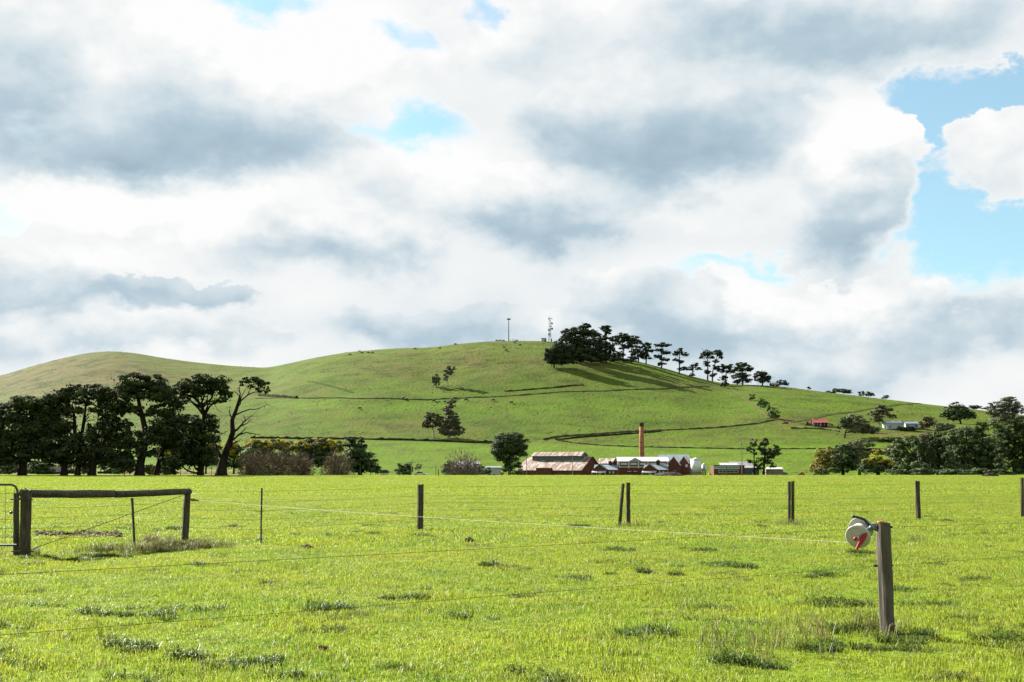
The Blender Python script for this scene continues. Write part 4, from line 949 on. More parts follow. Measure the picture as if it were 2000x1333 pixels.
def hill_wall(name, label, pts, h, w, mat, seed, cat='wall', group=None):
    rng = np.random.default_rng(seed)
    P = drape(pts, 2.2)
    m = MB()
    ring = []
    for i, p in enumerate(P):
        d = (P[min(i + 1, len(P) - 1)] - P[max(i - 1, 0)]); d.z = 0; d.normalize(); s = Vector((-d.y, d.x, 0))
        hh = h * rng.uniform(.55, 1.25); ww = w * rng.uniform(.8, 1.2)
        b = len(m.v)
        for (o, z) in ((-ww / 2, -1.0), (-ww * .42, hh * .8), (0, hh), (ww * .4, hh * .75), (ww / 2, -1.0)):
            q = p + s * o; m.v.append((q.x, q.y, q.z + z))
        ring.append(b)
    for a, b in zip(ring[:-1], ring[1:]):
        for k in range(4): m.f.append((a + k, a + k + 1, b + k + 1, b + k)); m.mi.append(0)
    return tag(m.build(name, mat), label, cat, group)
def strip(name, pts, w, mat):
    P = drape(pts, 4)
    m = MB(); b0 = None
    for i, p in enumerate(P):
        d = (P[min(i + 1, len(P) - 1)] - P[max(i - 1, 0)]); d.z = 0; d.normalize(); s = Vector((-d.y, d.x, 0))
        for o in (-w / 2, w / 2):
            q = p + s * o; m.v.append((q.x, q.y, zg(q.x, q.y) + .25))
    for i in range(len(P) - 1): m.f.append((2 * i, 2 * i + 1, 2 * i + 3, 2 * i + 2)); m.mi.append(0)
    return tag(m.build(name, mat), kind='structure')
WG2 = 'stone walls and banks across the hill'
hill_wall('stone_wall', 'long dark stone wall across the middle of the hill', [(500, 779), (600, 779), (700, 781), (800, 782), (880, 780), (960, 777), (1050, 771), (1130, 766), (1220, 763), (1300, 760), (1385, 756)], .72, 1.0, 'dry_stone', 1, group=WG2)
hill_wall('stone_wall', 'short dark bank left of centre on the hill, behind the bare pine', [(505, 773), (545, 777), (580, 779)], 2.0, 2.0, 'wall_growth', 2, group=WG2)
hill_wall('earth_bank', 'overgrown brown bank along the foot of the hill', [(490, 857), (560, 857), (640, 859), (700, 859), (800, 861), (860, 863), (930, 866), (985, 864)], 1.5, 1.6, 'wall_growth', 3, 'bank', WG2)
hill_wall('stone_wall', 'stone wall curving above the factory chimney', [(1062, 860), (1075, 856), (1100, 853), (1160, 849), (1230, 845), (1300, 841), (1360, 839), (1420, 835), (1480, 828), (1512, 822)], .9, 1.1, 'dry_stone', 4, group=WG2)
hill_wall('earth_bank', 'lower dark bank running beneath the curving stone wall', [(1085, 860), (1130, 856), (1200, 850), (1290, 844)], 1.0, 1.4, 'wall_growth', 5, 'bank', WG2)
hill_wall('stone_wall', 'straight stone wall behind the factory to the right belt', [(1090, 862), (1130, 867), (1180, 871), (1240, 874), (1310, 875), (1380, 877), (1460, 878), (1540, 878), (1610, 878), (1700, 878), (1770, 879)], .72, 1.0, 'dry_stone', 6, group=WG2)
hill_wall('stone_wall', 'low stone wall below the red-roofed house', [(1545, 838), (1580, 838), (1610, 840), (1640, 845)], 1.2, 1.2, 'dry_stone', 7, group=WG2)
hill_wall('stone_wall', 'faint upper stone wall running to the crest pines', [(985, 766), (1040, 762), (1090, 758), (1140, 753)], .9, 1.1, 'wall_growth', 8, group=WG2)
strip('gully', [(600, 746), (640, 754), (690, 768)], 2.2, 'dark_track')
strip('hill_track', [(1420, 757), (1440, 768), (1462, 786), (1480, 800), (1500, 818)], 2.6, 'track_dirt')
strip('farm_track', [(1545, 826), (1600, 816), (1650, 807), (1700, 799), (1750, 792), (1800, 787)], 3.5, 'dark_track')
# ------------------------------------------------------------------ buildings
material('brick_red', [(0.0612, 0.0187, 0.0130), (0.0936, 0.0302, 0.0202)], 1.2, 0.9)
material('brick_chimney', [(0.165, 0.070, 0.032), (0.220, 0.100, 0.048)], 1.0, 0.9)
material('brick_sooty', [(0.0216, 0.0130, 0.0108), (0.0396, 0.0216, 0.0173)], 1.5, 0.95)
def roof_mat(name, base, rust, amount, ro=.55, me=.15):
    m = bpy.data.materials.new(name); m.use_nodes = True
    t = m.node_tree; h = NG(t); p = t.nodes['Principled BSDF']
    O = h.n('ShaderNodeTexCoord').outputs['Object']
    st = h.noise(h.v('MULTIPLY', O, (0.55, 0.16, 0.16)), 1.0, 4, .65).outputs[0]
    st2 = h.noise(h.v('MULTIPLY', O, (2.2, .3, .3)), 1.0, 3, .6).outputs[0]
    f = h.ss(h.m('MULTIPLY_ADD', st2, .35, st), .82 - amount, .95 - amount)
    col = h.mix(f, (*base, 1), (*rust, 1))
    h.set(p.inputs['Base Color'], col); p.inputs['Roughness'].default_value = ro; p.inputs['Metallic'].default_value = me; p.inputs['Specular IOR Level'].default_value = .5 if ro < .8 else .05
    wv_ = h.n('ShaderNodeTexWave', wave_type='BANDS', bands_direction='X', ins={'Vector': O, 'Scale': 4.0})
    h.set(p.inputs['Normal'], h.n('ShaderNodeBump', ins={'Strength': .6, 'Distance': .03, 'Height': wv_.outputs['Fac']}))
    MATS[name] = m
roof_mat('roof_rusty', (0.245, 0.230, 0.205), (0.105, 0.046, 0.020), .22)
roof_mat('roof_white', (0.3744, 0.3744, 0.3744), (0.2880, 0.2736, 0.2592), .05)
roof_mat('roof_blue', (0.1116, 0.1548, 0.1872), (0.0864, 0.1224, 0.1512), .1)
roof_mat('roof_grey', (0.2160, 0.2232, 0.2304), (0.1584, 0.1512, 0.1440), .1)
roof_mat('roof_red', (0.2448, 0.0396, 0.0324), (0.1872, 0.0360, 0.0288), .1)
roof_mat('roof_dull', (0.080, 0.062, 0.066), (0.06, 0.045, 0.045), .1, .95, .0)
material('wall_grey', [(0.0612, 0.0756, 0.0756), (0.0828, 0.0936, 0.0922)], 1.0, .8)
material('wall_tan', [(0.1440, 0.1224, 0.0972), (0.1800, 0.1512, 0.1224)], 1.0, .8)
material('render_white', [(0.330, 0.315, 0.285), (0.390, 0.375, 0.340)], 1.0, .8)
material('pane_pale', [(0.3024, 0.3096, 0.3024), (0.3744, 0.3744, 0.3600)], 2.0, .35)
material('pane_dark', [(0.0144, 0.0173, 0.0202), (0.0216, 0.0252, 0.0288)], 2.0, .15, spec=.5)
material('steel_silver', [(0.46, 0.48, 0.51), (0.52, 0.54, 0.57)], .6, .5, metallic=.1)
material('timber_pole', [(0.1008, 0.0864, 0.0720), (0.1440, 0.1296, 0.1080)], 2.0, .9)
material('sign_panel', [(0.2592, 0.3168, 0.3600), (0.2880, 0.3456, 0.3816)], .8, .6)
material('sign_ink', [(0.0792, 0.1368, 0.1512), (0.0936, 0.1512, 0.1656)], 1.0, .7)
GZ = -4.4                                    # factory floor level
FG = 'buildings of the old brick factory'
def gable_wall_roof(m_wall, m_roof, L, Wd, he, hr, over=.35, th=.12):
    """ridge along x. walls with gables; roof as two slabs"""
    x, y = L / 2, Wd / 2
    m_wall.face([(-x, -y, 0), (x, -y, 0), (x, -y, he), (-x, -y, he)]).face([(x, y, 0), (-x, y, 0), (-x, y, he), (x, y, he)])
    m_wall.face([(x, -y, 0), (x, y, 0), (x, y, he), (x, 0, hr), (x, -y, he)]).face([(-x, y, 0), (-x, -y, 0), (-x, -y, he), (-x, 0, hr), (-x, y, he)])
    roof_slabs(m_roof, L, Wd, he, hr, over, th)
def roof_slabs(m, L, Wd, he, hr, over=.35, th=.12, x0=0.0):
    x = L / 2 + over; y = Wd / 2 + over; sl = (hr - he) / (Wd / 2); ze = he - sl * over
    for s in (-1, 1):
        a = [(x0 - x, s * y, ze + .02), (x0 + x, s * y, ze + .02), (x0 + x, 0, hr + .02), (x0 - x, 0, hr + .02)]
        b = [(p[0], p[1], p[2] + th) for p in a]
        if s > 0: a, b = a[::-1], b[::-1]
        m.face(b); m.face(a[::-1])
        for i in range(4):
            j = (i + 1) % 4; m.face([a[i], a[j], b[j], b[i]])
def place(name, label, px, Y, cat, rz=0.0, group=None, z=None):
    x = (px - 1000) / F * Y / .997
    return empty(name, (x, Y, (zg(x, Y) - .2) if z is None else z), label, cat, group, rz)
def block(parent, name, mat, c, s, rz=0.0): return MB().box(c, s, rz).build(name, mat, parent)
def hgt(py, Y, z0): return at(1000, py, Y).z - z0      # height above z0 seen at row py
Yb = 500.0; k5 = Yb / F
GZ = zg(60, 505) - .2
# A. the rusty roofed shed with a raised clerestory
a_rz = -radians(30)
A_ = place('brick_shed', 'long brick shed with rusty iron roof and raised clerestory', 1092, 508, 'shed', a_rz, FG, GZ)
he, hr = hgt(919, 500, GZ), hgt(893, 508, GZ)
LA, WA = 33.0, 22.0
mw, mr = MB(), MB(); gable_wall_roof(mw, mr, LA, WA, he, hr, .3)
mw.build('wall', 'brick_red', A_); mr.build('roof', 'roof_rusty', A_)
cl, cr2 = MB(), MB()
zc0 = hr - 2.0; zc1 = hgt(890.5, 506, GZ)
cl.face([(-12.5, -3.2, zc0), (12.5, -3.2, zc0), (12.5, -3.2, zc1), (-12.5, -3.2, zc1)]).face([(12.5, 3.2, zc0), (-12.5, 3.2, zc0), (-12.5, 3.2, zc1), (12.5, 3.2, zc1)])
cl.face([(12.5, -3.2, zc0), (12.5, 3.2, zc0), (12.5, 3.2, zc1), (12.5, 0, zc1 + 1.6), (12.5, -3.2, zc1)]).face([(-12.5, 3.2, zc0), (-12.5, -3.2, zc0), (-12.5, -3.2, zc1), (-12.5, 0, zc1 + 1.6), (-12.5, 3.2, zc1)])
clo = cl.build('clerestory', 'wall_grey', A_); roof_slabs(cr2, 25, 6.4, zc1, zc1 + 1.6, .5); cr2.build('clerestory_roof', 'roof_rusty', clo)
for (x0, w) in ((-1.6, 7.6),): block(A_, 'parapet', 'brick_red', (x0, -WA / 2 - .9, (he + 1.1) / 2), (w, 1.6, he + 1.1))
for s in (-1, 1):     # gable copings
    cp = MB()
    for (y0, z0, y1, z1) in ((-WA / 2 - .3, he - .3, 0, hr + .35), (WA / 2 + .3, he - .3, 0, hr + .35)):
        x0, x1 = s * (LA / 2 + .1), s * (LA / 2 + .5)
        cp.face([(x0, y0, z0), (x1, y0, z0), (x1, y1, z1), (x0, y1, z1)]); cp.face([(x1, y0, z0 - .5), (x1, y0, z0), (x1, y1, z1), (x1, y1, z1 - .5)]); cp.face([(x0, y0, z0), (x0, y0, z0 - .5), (x0, y1, z1 - .5), (x0, y1, z1)])
    cp.build('coping', 'brick_red', A_)
for x0 in (-13, -8, 6, 11): block(A_, 'doorway', 'pane_dark', (x0, -WA / 2 - .02, 1.5), (2.0, .08, 2.6))
# small rusty roofed annex behind the gable
A2 = place('brick_annex', 'small rusty-roofed annex behind the brick shed gable', 1185, 524, 'shed', a_rz, FG, GZ)
mw, mr = MB(), MB(); gable_wall_roof(mw, mr, 8, 9, hgt(906, 524, GZ), hgt(896, 524, GZ), .2); mw.build('wall', 'brick_red', A2); mr.build('roof', 'roof_rusty', A2)
# B, C. two small brick cottages with blue-grey roofs
def cottage(px, label, chim, Yc=478.0):
    o = place('brick_cottage', label, px, Yc, 'cottage', -radians(14), FG, GZ)
    kk = Yc / F; he, hr = hgt(917.5, Yc, GZ), hgt(908, Yc, GZ)
    W_ = 24 * kk; L_ = 44 * kk
    mw, mr = MB(), MB()
    # cross wing with its gable to the front, main wing along x
    gable_wall_roof(mw, mr, L_, W_, he, hr - .15, .35)
    mw.build('wall', 'brick_red', o); mr.build('roof', 'roof_blue', o)
    fw, fr = MB(), MB()
    gable_wall_roof(fw, fr, W_ + 1.2, 26 * kk, he, hr + .1, .3)
    R = Matrix.Rotation(pi / 2, 3, 'Z')
    for q in (fw, fr): q.v = [tuple(R @ Vector(v) + Vector((-L_ * .24, -1.2, 0))) for v in q.v]
    fw.build('front_wing', 'brick_red', o); fr.build('front_roof', 'roof_blue', o)
    yf = -W_ / 2 - 1.9
    v = MB(); zv = hgt(920.5, Yc, GZ)
    v.face([(-L_ * .24 - 3.2, yf - 2.0, zv - .5), (-L_ * .24 + 3.0, yf - 2.0, zv - .5), (-L_ * .24 + 3.0, yf + .1, zv + .1), (-L_ * .24 - 3.2, yf + .1, zv + .1)])
    v.face([(-L_ * .24 - 3.2, yf - 2.0, zv - .7), (-L_ * .24 + 3.0, yf - 2.0, zv - .7), (-L_ * .24 + 3.0, yf - 2.0, zv - .5), (-L_ * .24 - 3.2, yf - 2.0, zv - .5)])
    vo = v.build('verandah_roof', 'roof_white', o)
    for t_ in (-3.0, -.9, 1.0, 2.8): MB().box((-L_ * .24 + t_, yf - 1.9, (zv - .6) / 2), (.16, .16, zv - .6)).build('post', 'render_white', vo)
    block(o, 'window', 'pane_dark', (-L_ * .24 - 1.6, yf - .02, 2.1), (1.2, .08, 1.6)); block(o, 'window', 'pane_dark', (-L_ * .24 + 1.8, yf - .02, 2.1), (1.2, .08, 1.6)); block(o, 'door', 'render_white', (-L_ * .24, yf - .02, 1.5), (1.0, .08, 2.4))
    for t_ in (.18, .34): block(o, 'window', 'pane_pale', (L_ * t_, -W_ / 2 - .02, he - 1.2), (.8, .08, .9))
    for (cxp, top) in chim:
        c = MB(); zt = hgt(top, Yc, GZ); xx = (cxp - px) * kk
        c.box((xx, .3, (zt + he) / 2), (1.3, 1.0, zt - he)).box((xx, .3, zt - .25), (1.6, 1.3, .4))
        co = c.build('chimney', 'brick_sooty', o)
        MB().lathe([(.22, zt - .05), (.2, zt + .5)], 8, (xx, .3, 0)).build('chimney_pot', 'brick_sooty', co)
    return o
cottage(1183, 'brick cottage with blue-grey roof and two chimneys beside the rusty shed', [(1190, 901.5), (1200, 901.5)])
cottage(1279, 'brick cottage with blue-grey roof and single chimney, below the tall stack', [(1283, 899.5)])
# D. central hall with white framed upper windows
Yd = 505.0; kd = Yd / F
D_ = place('factory_hall', 'long brick hall with pale iron roof and white-framed upper windows', 1252, Yd, 'hall', -radians(3), FG, GZ)
Ld, Wd_ = 96 * kd, 14.0
he, hr = hgt(901.5, Yd - 7, GZ), hgt(893.5, Yd, GZ)
mw, mr = MB(), MB(); gable_wall_roof(mw, mr, Ld, Wd_, he, hr, .4)
mw.build('wall', 'brick_red', D_); mr.build('roof', 'roof_white', D_)
yf = -Wd_ / 2
z_u0, z_u1 = hgt(909.5, Yd - 7, GZ), hgt(902.5, Yd - 7, GZ); z_b = hgt(912.5, Yd - 7, GZ)
for i in range(6):
    xx = -Ld / 2 + .5 + i * (Ld - 1.0) / 5
    block(D_, 'column', 'render_white', (xx, yf - .12, (z_u1 + hgt(915, Yd, GZ)) / 2), (.7, .25, z_u1 - hgt(915, Yd, GZ)))
for i in range(5):
    xx = -Ld / 2 + .5 + (i + .5) * (Ld - 1.0) / 5; ww = (Ld - 1.0) / 5 - .8
    fr_ = block(D_, 'window', 'pane_dark', (xx, yf - .05, (z_u0 + z_u1) / 2), (ww, .1, z_u1 - z_u0))
    MB().box((xx, yf - .13, (z_u0 + z_u1) / 2 - .1), (ww - .7, .06, z_u1 - z_u0 - .6)).build('pane', 'pane_pale', fr_)
block(D_, 'sill_band', 'render_white', (0, yf - .1, z_b), (Ld - .2, .2, .45))
for xx in (-6.3, -3.6):
    block(D_, 'awning', 'render_white', (xx, yf - .5, hgt(921, Yd - 7, GZ)), (1.7, 1.0, .3)); block(D_, 'door', 'pane_dark', (xx, yf - .04, 1.4), (1.3, .08, 2.6))
gb = MB(); zt = hgt(897, Yd - 7, GZ)     # small front gable on the roof
gb.face([(-3.6 - 3, yf - .3, he + .05), (-3.6 + 3, yf - .3, he + .05), (-3.6, yf - .3, zt + .6)]); gb.face([(-3.6, yf - .3, zt + .6), (-3.6 + 3, yf - .3, he + .05), (-3.6, yf + 5.5, zt + .6)]); gb.face([(-3.6 - 3, yf - .3, he + .05), (-3.6, yf - .3, zt + .6), (-3.6, yf + 5.5, zt + .6)])
gb.build('roof_gable', 'roof_grey', D_)
# two gabled bays at its right end, ridges running away from us
for i, (px, w, lab, he_, hr_) in enumerate([(1316.5, 24, 'left one of two brick gabled bays with white roofs right of the hall', 908.5, 892.5), (1336, 19, 'right one of two brick gabled bays, beside the silver silo', 905.5, 892)]):
    o = place('gabled_bay', lab, px, 502 + 3 * i, 'building', -radians(16) + pi / 2, FG, GZ)
    mw, mr = MB(), MB(); gable_wall_roof(mw, mr, 13, w * k5 * .98, hgt(he_, 498, GZ), hgt(hr_, 498, GZ), .18); mw.build('wall', 'brick_red', o); mr.build('roof', 'roof_white', o)
    if i == 0: block(o, 'door', 'wall_grey', (-6.53, -.4, 2.2), (.08, 1.6, 3.2))
    else: block(o, 'vent', 'render_white', (-6.53, -1.2, hgt(910, 498, GZ)), (.1, 1.0, 1.2))
# E. blue roofed shed behind
E_ = place('iron_shed', 'blue-roofed shed behind the two gabled bays', 1313, 530, 'shed', -radians(4), FG, GZ)
mw, mr = MB(), MB(); gable_wall_roof(mw, mr, 56 * 530 / F, 13, hgt(899, 524, GZ), hgt(889, 530, GZ), .4); mw.build('wall', 'brick_red', E_); mr.build('roof', 'roof_blue', E_)
# F. tall brick chimney stack
Fo = place('chimney_stack', 'tall tapering red brick chimney stack rising behind the hall', 1251.5, 524, 'chimney', 0, FG, GZ)
hF = hgt(826, 524, GZ)
MB().lathe([(1.28, 0), (1.22, hF * .3), (1.12, hF * .65), (1.03, hF * .93)], 20).build('shaft', 'brick_chimney', Fo, smooth=True)
MB().lathe([(1.04, hF * .93 + .002), (1.16, hF * .945), (1.16, hF * .985), (1.06, hF), (.8, hF)], 20).build('cap', 'brick_sooty', Fo)
for i in range(6): MB().lathe([(1.26 - .04 * i, hF * (.34 + .1 * i)), (1.26 - .04 * i, hF * (.34 + .1 * i) + .12)], 20).build('iron_band', 'brick_sooty', Fo)
# G. silos
def silo(name, px, py0, py1, pyc, w, lab, Ys=492, legs=False):
    o = place(name, lab, px, Ys, 'silo', 0, 'silver silos beside the factory', GZ)
    r = w * Ys / F / 2; z1 = hgt(py1, Ys, GZ); zc_ = hgt(pyc, Ys, GZ); z0 = hgt(py0, Ys, GZ)
    MB().lathe([(r, z0), (r, z1)], 24).build('drum', 'steel_silver', o, smooth=True)
    MB().lathe([(r + .1, z1), (r * .15, zc_), (.05, zc_ + .1)], 24).build('cone_roof', 'steel_silver', o, smooth=True)
    if legs:
        for a in range(4): MB().box((r * .8 * cos(a * pi / 2 + .7), r * .8 * sin(a * pi / 2 + .7), z0 / 2), (.3, .3, z0)).build('leg', 'brick_sooty', o)
    else: MB().lathe([(r + .25, 0), (r + .25, z0)], 24).build('plinth', 'wall_tan', o)
    for i in range(3): MB().lathe([(r + .03, z0 + (z1 - z0) * (i + 1) / 4), (r + .03, z0 + (z1 - z0) * (i + 1) / 4 + .1)], 24).build('hoop', 'steel_silver', o)
silo('milk_silo', 1356, 922, 899, 894.5, 20, 'large silver silo with conical lid right of the factory')
silo('milk_silo', 1371.5, 920, 909, 905.5, 9, 'small silver silo on legs right of the large silo', 494, True)
silo('milk_silo', 1347, 921, 900, 896, 8, 'tall narrow white tank squeezed between factory and large silo', 503)
# H. brick workshop with sign, and sheds to the right
Yh = 470.0; kh = Yh / F
Hh = place('brick_workshop', 'low brick workshop with pale blue sign band and strip window', 1416.5, Yh, 'workshop', 0, FG, GZ)
zt = hgt(910, Yh - 4, GZ); Lh = 59 * kh
MB().box((0, 0, zt / 2), (Lh, 8, zt)).build('wall', 'brick_red', Hh)
block(Hh, 'parapet_cap', 'brick_sooty', (0, -3.95, zt + .12), (Lh + .3, .4, .24))
sg = block(Hh, 'sign', 'sign_panel', (-4.2 * kh, -4.1, hgt(913.8, Yh - 4, GZ)), (49 * kh, .16, 5.2 * kh))
rs = random.Random(4)
xl = -4.2 * kh - 23.3 * kh
for grp in (2, 9, 8, 8):       # illegible lettering: rows of small grey-blue strokes
    for _ in range(grp):
        w = rs.uniform(.26, .34); MB().box((xl + w / 2, -4.2, hgt(913.6, Yh - 4, GZ)), (w, .05, rs.uniform(.38, .46))).build('letter', 'sign_ink', sg); xl += w + .05
    xl += .28
wn = block(Hh, 'window', 'render_white', (-1.5 * kh, -4.03, hgt(921.3, Yh - 4, GZ)), (38 * kh, .12, 6 * kh))
for i in range(5): MB().box((-1.5 * kh + (i - 2) * 7.4 * kh, -4.11, hgt(921.3, Yh - 4, GZ)), (6.8 * kh, .06, 4.2 * kh)).build('pane', 'pane_dark', wn)
H2 = place('iron_shed', 'grey-roofed shed rising behind the brick workshop', 1440, 488, 'shed', radians(6), FG, GZ)
mw, mr = MB(), MB(); gable_wall_roof(mw, mr, 40 * 488 / F, 11, hgt(913, 484, GZ), hgt(902.5, 488, GZ), .3); mw.build('wall', 'wall_grey', H2); mr.build('roof', 'roof_grey', H2)
H3 = place('iron_shed', 'low hipped pale roof directly above the workshop sign', 1419, 479, 'shed', 0, FG, GZ)
mw, mr = MB(), MB(); gable_wall_roof(mw, mr, 34 * 479 / F, 7, hgt(910.5, 476, GZ), hgt(905, 479, GZ), .2); mw.build('wall', 'wall_grey', H3); mr.build('roof', 'roof_white', H3)
H4 = place('iron_shed', 'tan flat-roofed shed behind the tall dark tree', 1504, 480, 'shed', 0, FG, GZ)
mw, mr = MB(), MB(); gable_wall_roof(mw, mr, 33 * 480 / F, 7, hgt(917, 477, GZ), hgt(913.5, 480, GZ), .2); mw.build('wall', 'wall_tan', H4); mr.build('roof', 'roof_white', H4)
H5 = place('water_tank', 'low grey tank at the right end of the tan shed', 1526, 479, 'tank', 0, None, GZ)
zt5 = hgt(922.5, 479, GZ)
MB().lathe([(1.6, 0), (1.6, zt5 - .2), (.2, zt5 + .1)], 20).build('drum', 'wall_grey', H5, smooth=True)
MB().lathe([(1.68, zt5 - .35), (1.68, zt5 - .2)], 20).build('rim', 'steel_silver', H5)
# dark grey wing of the workshop
H6 = place('iron_shed', 'dark grey lean-to between workshop and tall dark trees', 1461, 474, 'shed', 0, FG, GZ)
mw, mr = MB(), MB(); gable_wall_roof(mw, mr, 28 * 474 / F, 6, hgt(914.5, 471, GZ), hgt(911, 474, GZ), .2); mw.build('wall', 'wall_grey', H6); mr.build('roof', 'roof_grey', H6)
block(H6, 'door', 'pane_pale', (.6, -3.03, 1.6), (1.1, .08, 2.4))
# old house in the shrubbery
K_ = place('old_house', 'old grey-roofed house half hidden by shrubs and bare tree', 908, 412, 'house', radians(4), None, None)
z0 = K_.location.z
mw, mr = MB(), MB(); gable_wall_roof(mw, mr, 56 * 412 / F, 9, hgt(914, 408, z0), hgt(902.5, 412, z0), .5); mw.build('wall', 'wall_tan', K_); mr.build('roof', 'roof_grey', K_)
c = MB(); zt = hgt(901, 412, z0); c.box((-31 * 412 / F, -.5, zt / 2), (1.3, 1.0, zt)).box((-31 * 412 / F, -.5, zt - .2), (1.6, 1.3, .35)); c.build('chimney', 'brick_chimney', K_)
block(K_, 'window', 'pane_dark', (3, -4.53, 1.6), (1.2, .08, 1.4))
L_ = place('iron_shed', 'low pale shed with teal roof edge left of the cypress', 964, 425, 'shed', 0, None, None)
z0 = L_.location.z
mw, mr = MB(), MB(); gable_wall_roof(mw, mr, 28 * 425 / F, 5, hgt(914, 422, z0), hgt(911.5, 425, z0), .3); mw.build('wall', 'pane_pale', L_); mr.build('roof', 'roof_blue', L_)
for xx in (-1.6, .3): block(L_, 'door', 'pane_dark', (xx, -2.53, 1.4), (.9, .08, 2.0))
# garden shed behind the left pines
Q_ = place('garden_shed', 'low shed with purplish roof between the left pine trunks', 112, 222, 'shed', radians(20), None, None)
z0 = Q_.location.z
mw, mr = MB(), MB(); gable_wall_roof(mw, mr, 4.0, 3.2, hgt(922, 222, z0), hgt(912.5, 222, z0), .2); mw.build('wall', 'wall_grey', Q_); mr.build('roof', 'roof_dull', Q_)
block(Q_, 'door', 'pane_dark', (0, -1.63, .6), (.7, .06, 1.2))
# hillside houses
def hill_house(name, lab, px, py, w, he_, hr_, roof, wall, rz=0.0, front=None):
    p = gnd(px, py, 560); kk = p.y / F
    o = empty(name, (p.x, p.y, p.z - .3), lab, 'house', None, rz)
    z0 = p.z - .3
    mw, mr = MB(), MB(); L = w * kk
    gable_wall_roof(mw, mr, L, 7.5, hgt(he_, p.y, z0), hgt(hr_, p.y, z0), .5)
    mw.build('wall', wall, o); mr.build('roof', roof, o)
    for t_ in (-.3, .3): block(o, 'window', 'pane_dark', (L * t_, -3.78, 1.6), (1.1, .08, 1.3))
    block(o, 'door', 'pane_pale', (0, -3.78, 1.3), (1.0, .08, 2.1))
    return o, L, z0, p
o, L, z0, p = hill_house('farm_house', 'small red-roofed house in dry grass on the right slope', 1601, 833, 27, 825, 818.5, 'roof_red', 'brick_sooty', radians(-8))
v = MB(); v.face([(-L / 2, -6.2, 2.6), (L / 2, -6.2, 2.6), (L / 2, -3.8, 3.2), (-L / 2, -3.8, 3.2)]); vo = v.build('verandah_roof', 'roof_red', o)
for i in range(5): MB().box((-L / 2 + .3 + i * (L - .6) / 4, -6.1, 1.3), (.15, .15, 2.6)).build('post', 'render_white', vo)
MB().box((-L / 2 + 1.5, 0, hgt(817, p.y, z0) / 2), (.9, .9, hgt(817, p.y, z0))).build('chimney', 'brick_chimney', o)
hill_house('homestead', 'white-roofed blue-walled homestead under the russet gum', 1743, 838, 31, 827, 822, 'roof_white', 'sign_panel', radians(5))
hill_house('homestead_wing', 'smaller blue-walled homestead wing right of the white homestead', 1780, 837, 24, 828, 824.5, 'roof_blue', 'sign_panel', radians(-12))
hill_house('ridge_house', 'small house roof showing on the right ridge beside a dark bush', 1512, 755, 13, 751.5, 748, 'roof_grey', 'brick_red', 0)
# ------------------------------------------------------------------ hilltop mast, lattice tower, hut
def top_at(px, Y=1138): return stand(px, Y)
pm_ = gnd(993.5, 667.5, 900); zb_ = pm_.z
hm = at(993.5, 624, pm_.y).z - zb_
mo = empty('floodlight_mast', pm_, 'slender pole with a cluster of lamps on the hilltop', 'mast')
MB().tube([(0, 0, -.5), (0, 0, hm * .5), (0, 0, hm)], [.55, .45, .36], 8).build('pole', 'wall_grey', mo)
for (a, b) in ((-1.0, 0), (.2, .5), (1.3, -.3)):
    hd = MB(); hd.lathe([(.35, -.5), (.85, .1), (.95, .9), (.3, 1.1)], 10, (a, b, hm - .2)); hd.build('lamp_head', 'pane_dark', mo)
MB().box((0, 0, hm - .2), (2.8, .4, .3)).build('crossbar', 'wall_grey', mo)
pt_ = gnd(1074, 667.5, 900); zb_ = pt_.z
ht = at(1074, 622, pt_.y).z - zb_; km = pt_.y / F
to_ = empty('lattice_tower', pt_, 'pale lattice radio tower carrying dishes on the hilltop', 'tower')
lt = MB()
N_ = 9
def leg(t_, s1, s2): w = 1.25 * (1 - .45 * t_); return Vector((s1 * w, s2 * w, t_ * ht))
for s1 in (-1, 1):
    for s2 in (-1, 1):
        MB().tube([leg(0, s1, s2) - Vector((0, 0, .5)), leg(1, s1, s2)], [.17, .13], 5).build('leg', 'wall_grey', to_)
for i in range(N_):
    t0, t1 = i / N_, (i + 1) / N_
    for (a, b) in (((-1, -1), (1, -1)), ((1, -1), (1, 1)), ((1, 1), (-1, 1)), ((-1, 1), (-1, -1))):
        lt.tube([leg(t0, *a), leg(t1, *b)], .075, 4); lt.tube([leg(t1, *a), leg(t1, *b)], .075, 4)
lt.build('bracing', 'wall_grey', to_)
hd = MB()
for a in range(3): hd.box((2.2 * cos(a * 2.1), 2.2 * sin(a * 2.1), ht - .4), (.5, .5, 2.0), a * 2.1).tube([(0, 0, ht - .4), (2.2 * cos(a * 2.1), 2.2 * sin(a * 2.1), ht - .4)], .1, 4)
hd.build('panel_antenna', 'wall_grey', to_)
MB().tube([(.3, 0, ht), (.3, 0, ht + 4.2)], [.12, .06], 5).build('whip_aerial', 'wall_grey', to_)
for (px, py, r, yaw, mt) in ((1077.6, 632.5, 1.15, .8, 'wall_grey'), (1075.6, 638.3, .8, .9, 'wall_grey'), (1077.8, 642.8, 1.25, .7, 'wall_grey'), (1072.8, 645, 1.5, -.05, 'pane_pale'), (1073, 653.8, 1.6, .05, 'pane_pale')):
    z = at(px, py, pt_.y).z - zb_; x = (px - 1074) * km
    M = Matrix.Rotation(yaw, 3, 'Z') @ Matrix.Rotation(pi / 2, 3, 'X')
    MB().lathe([(.1, -.35), (r * .6, -.25), (r, .15), (r, .55), (r * .96, .6), (.02, .62)], 16, (x, -1.2, z), M=M).build('dish', mt, to_, smooth=True)
ph_ = gnd(1062, 668, 900)
hu = empty('equipment_hut', ph_, 'small pale equipment hut left of the lattice tower', 'hut')
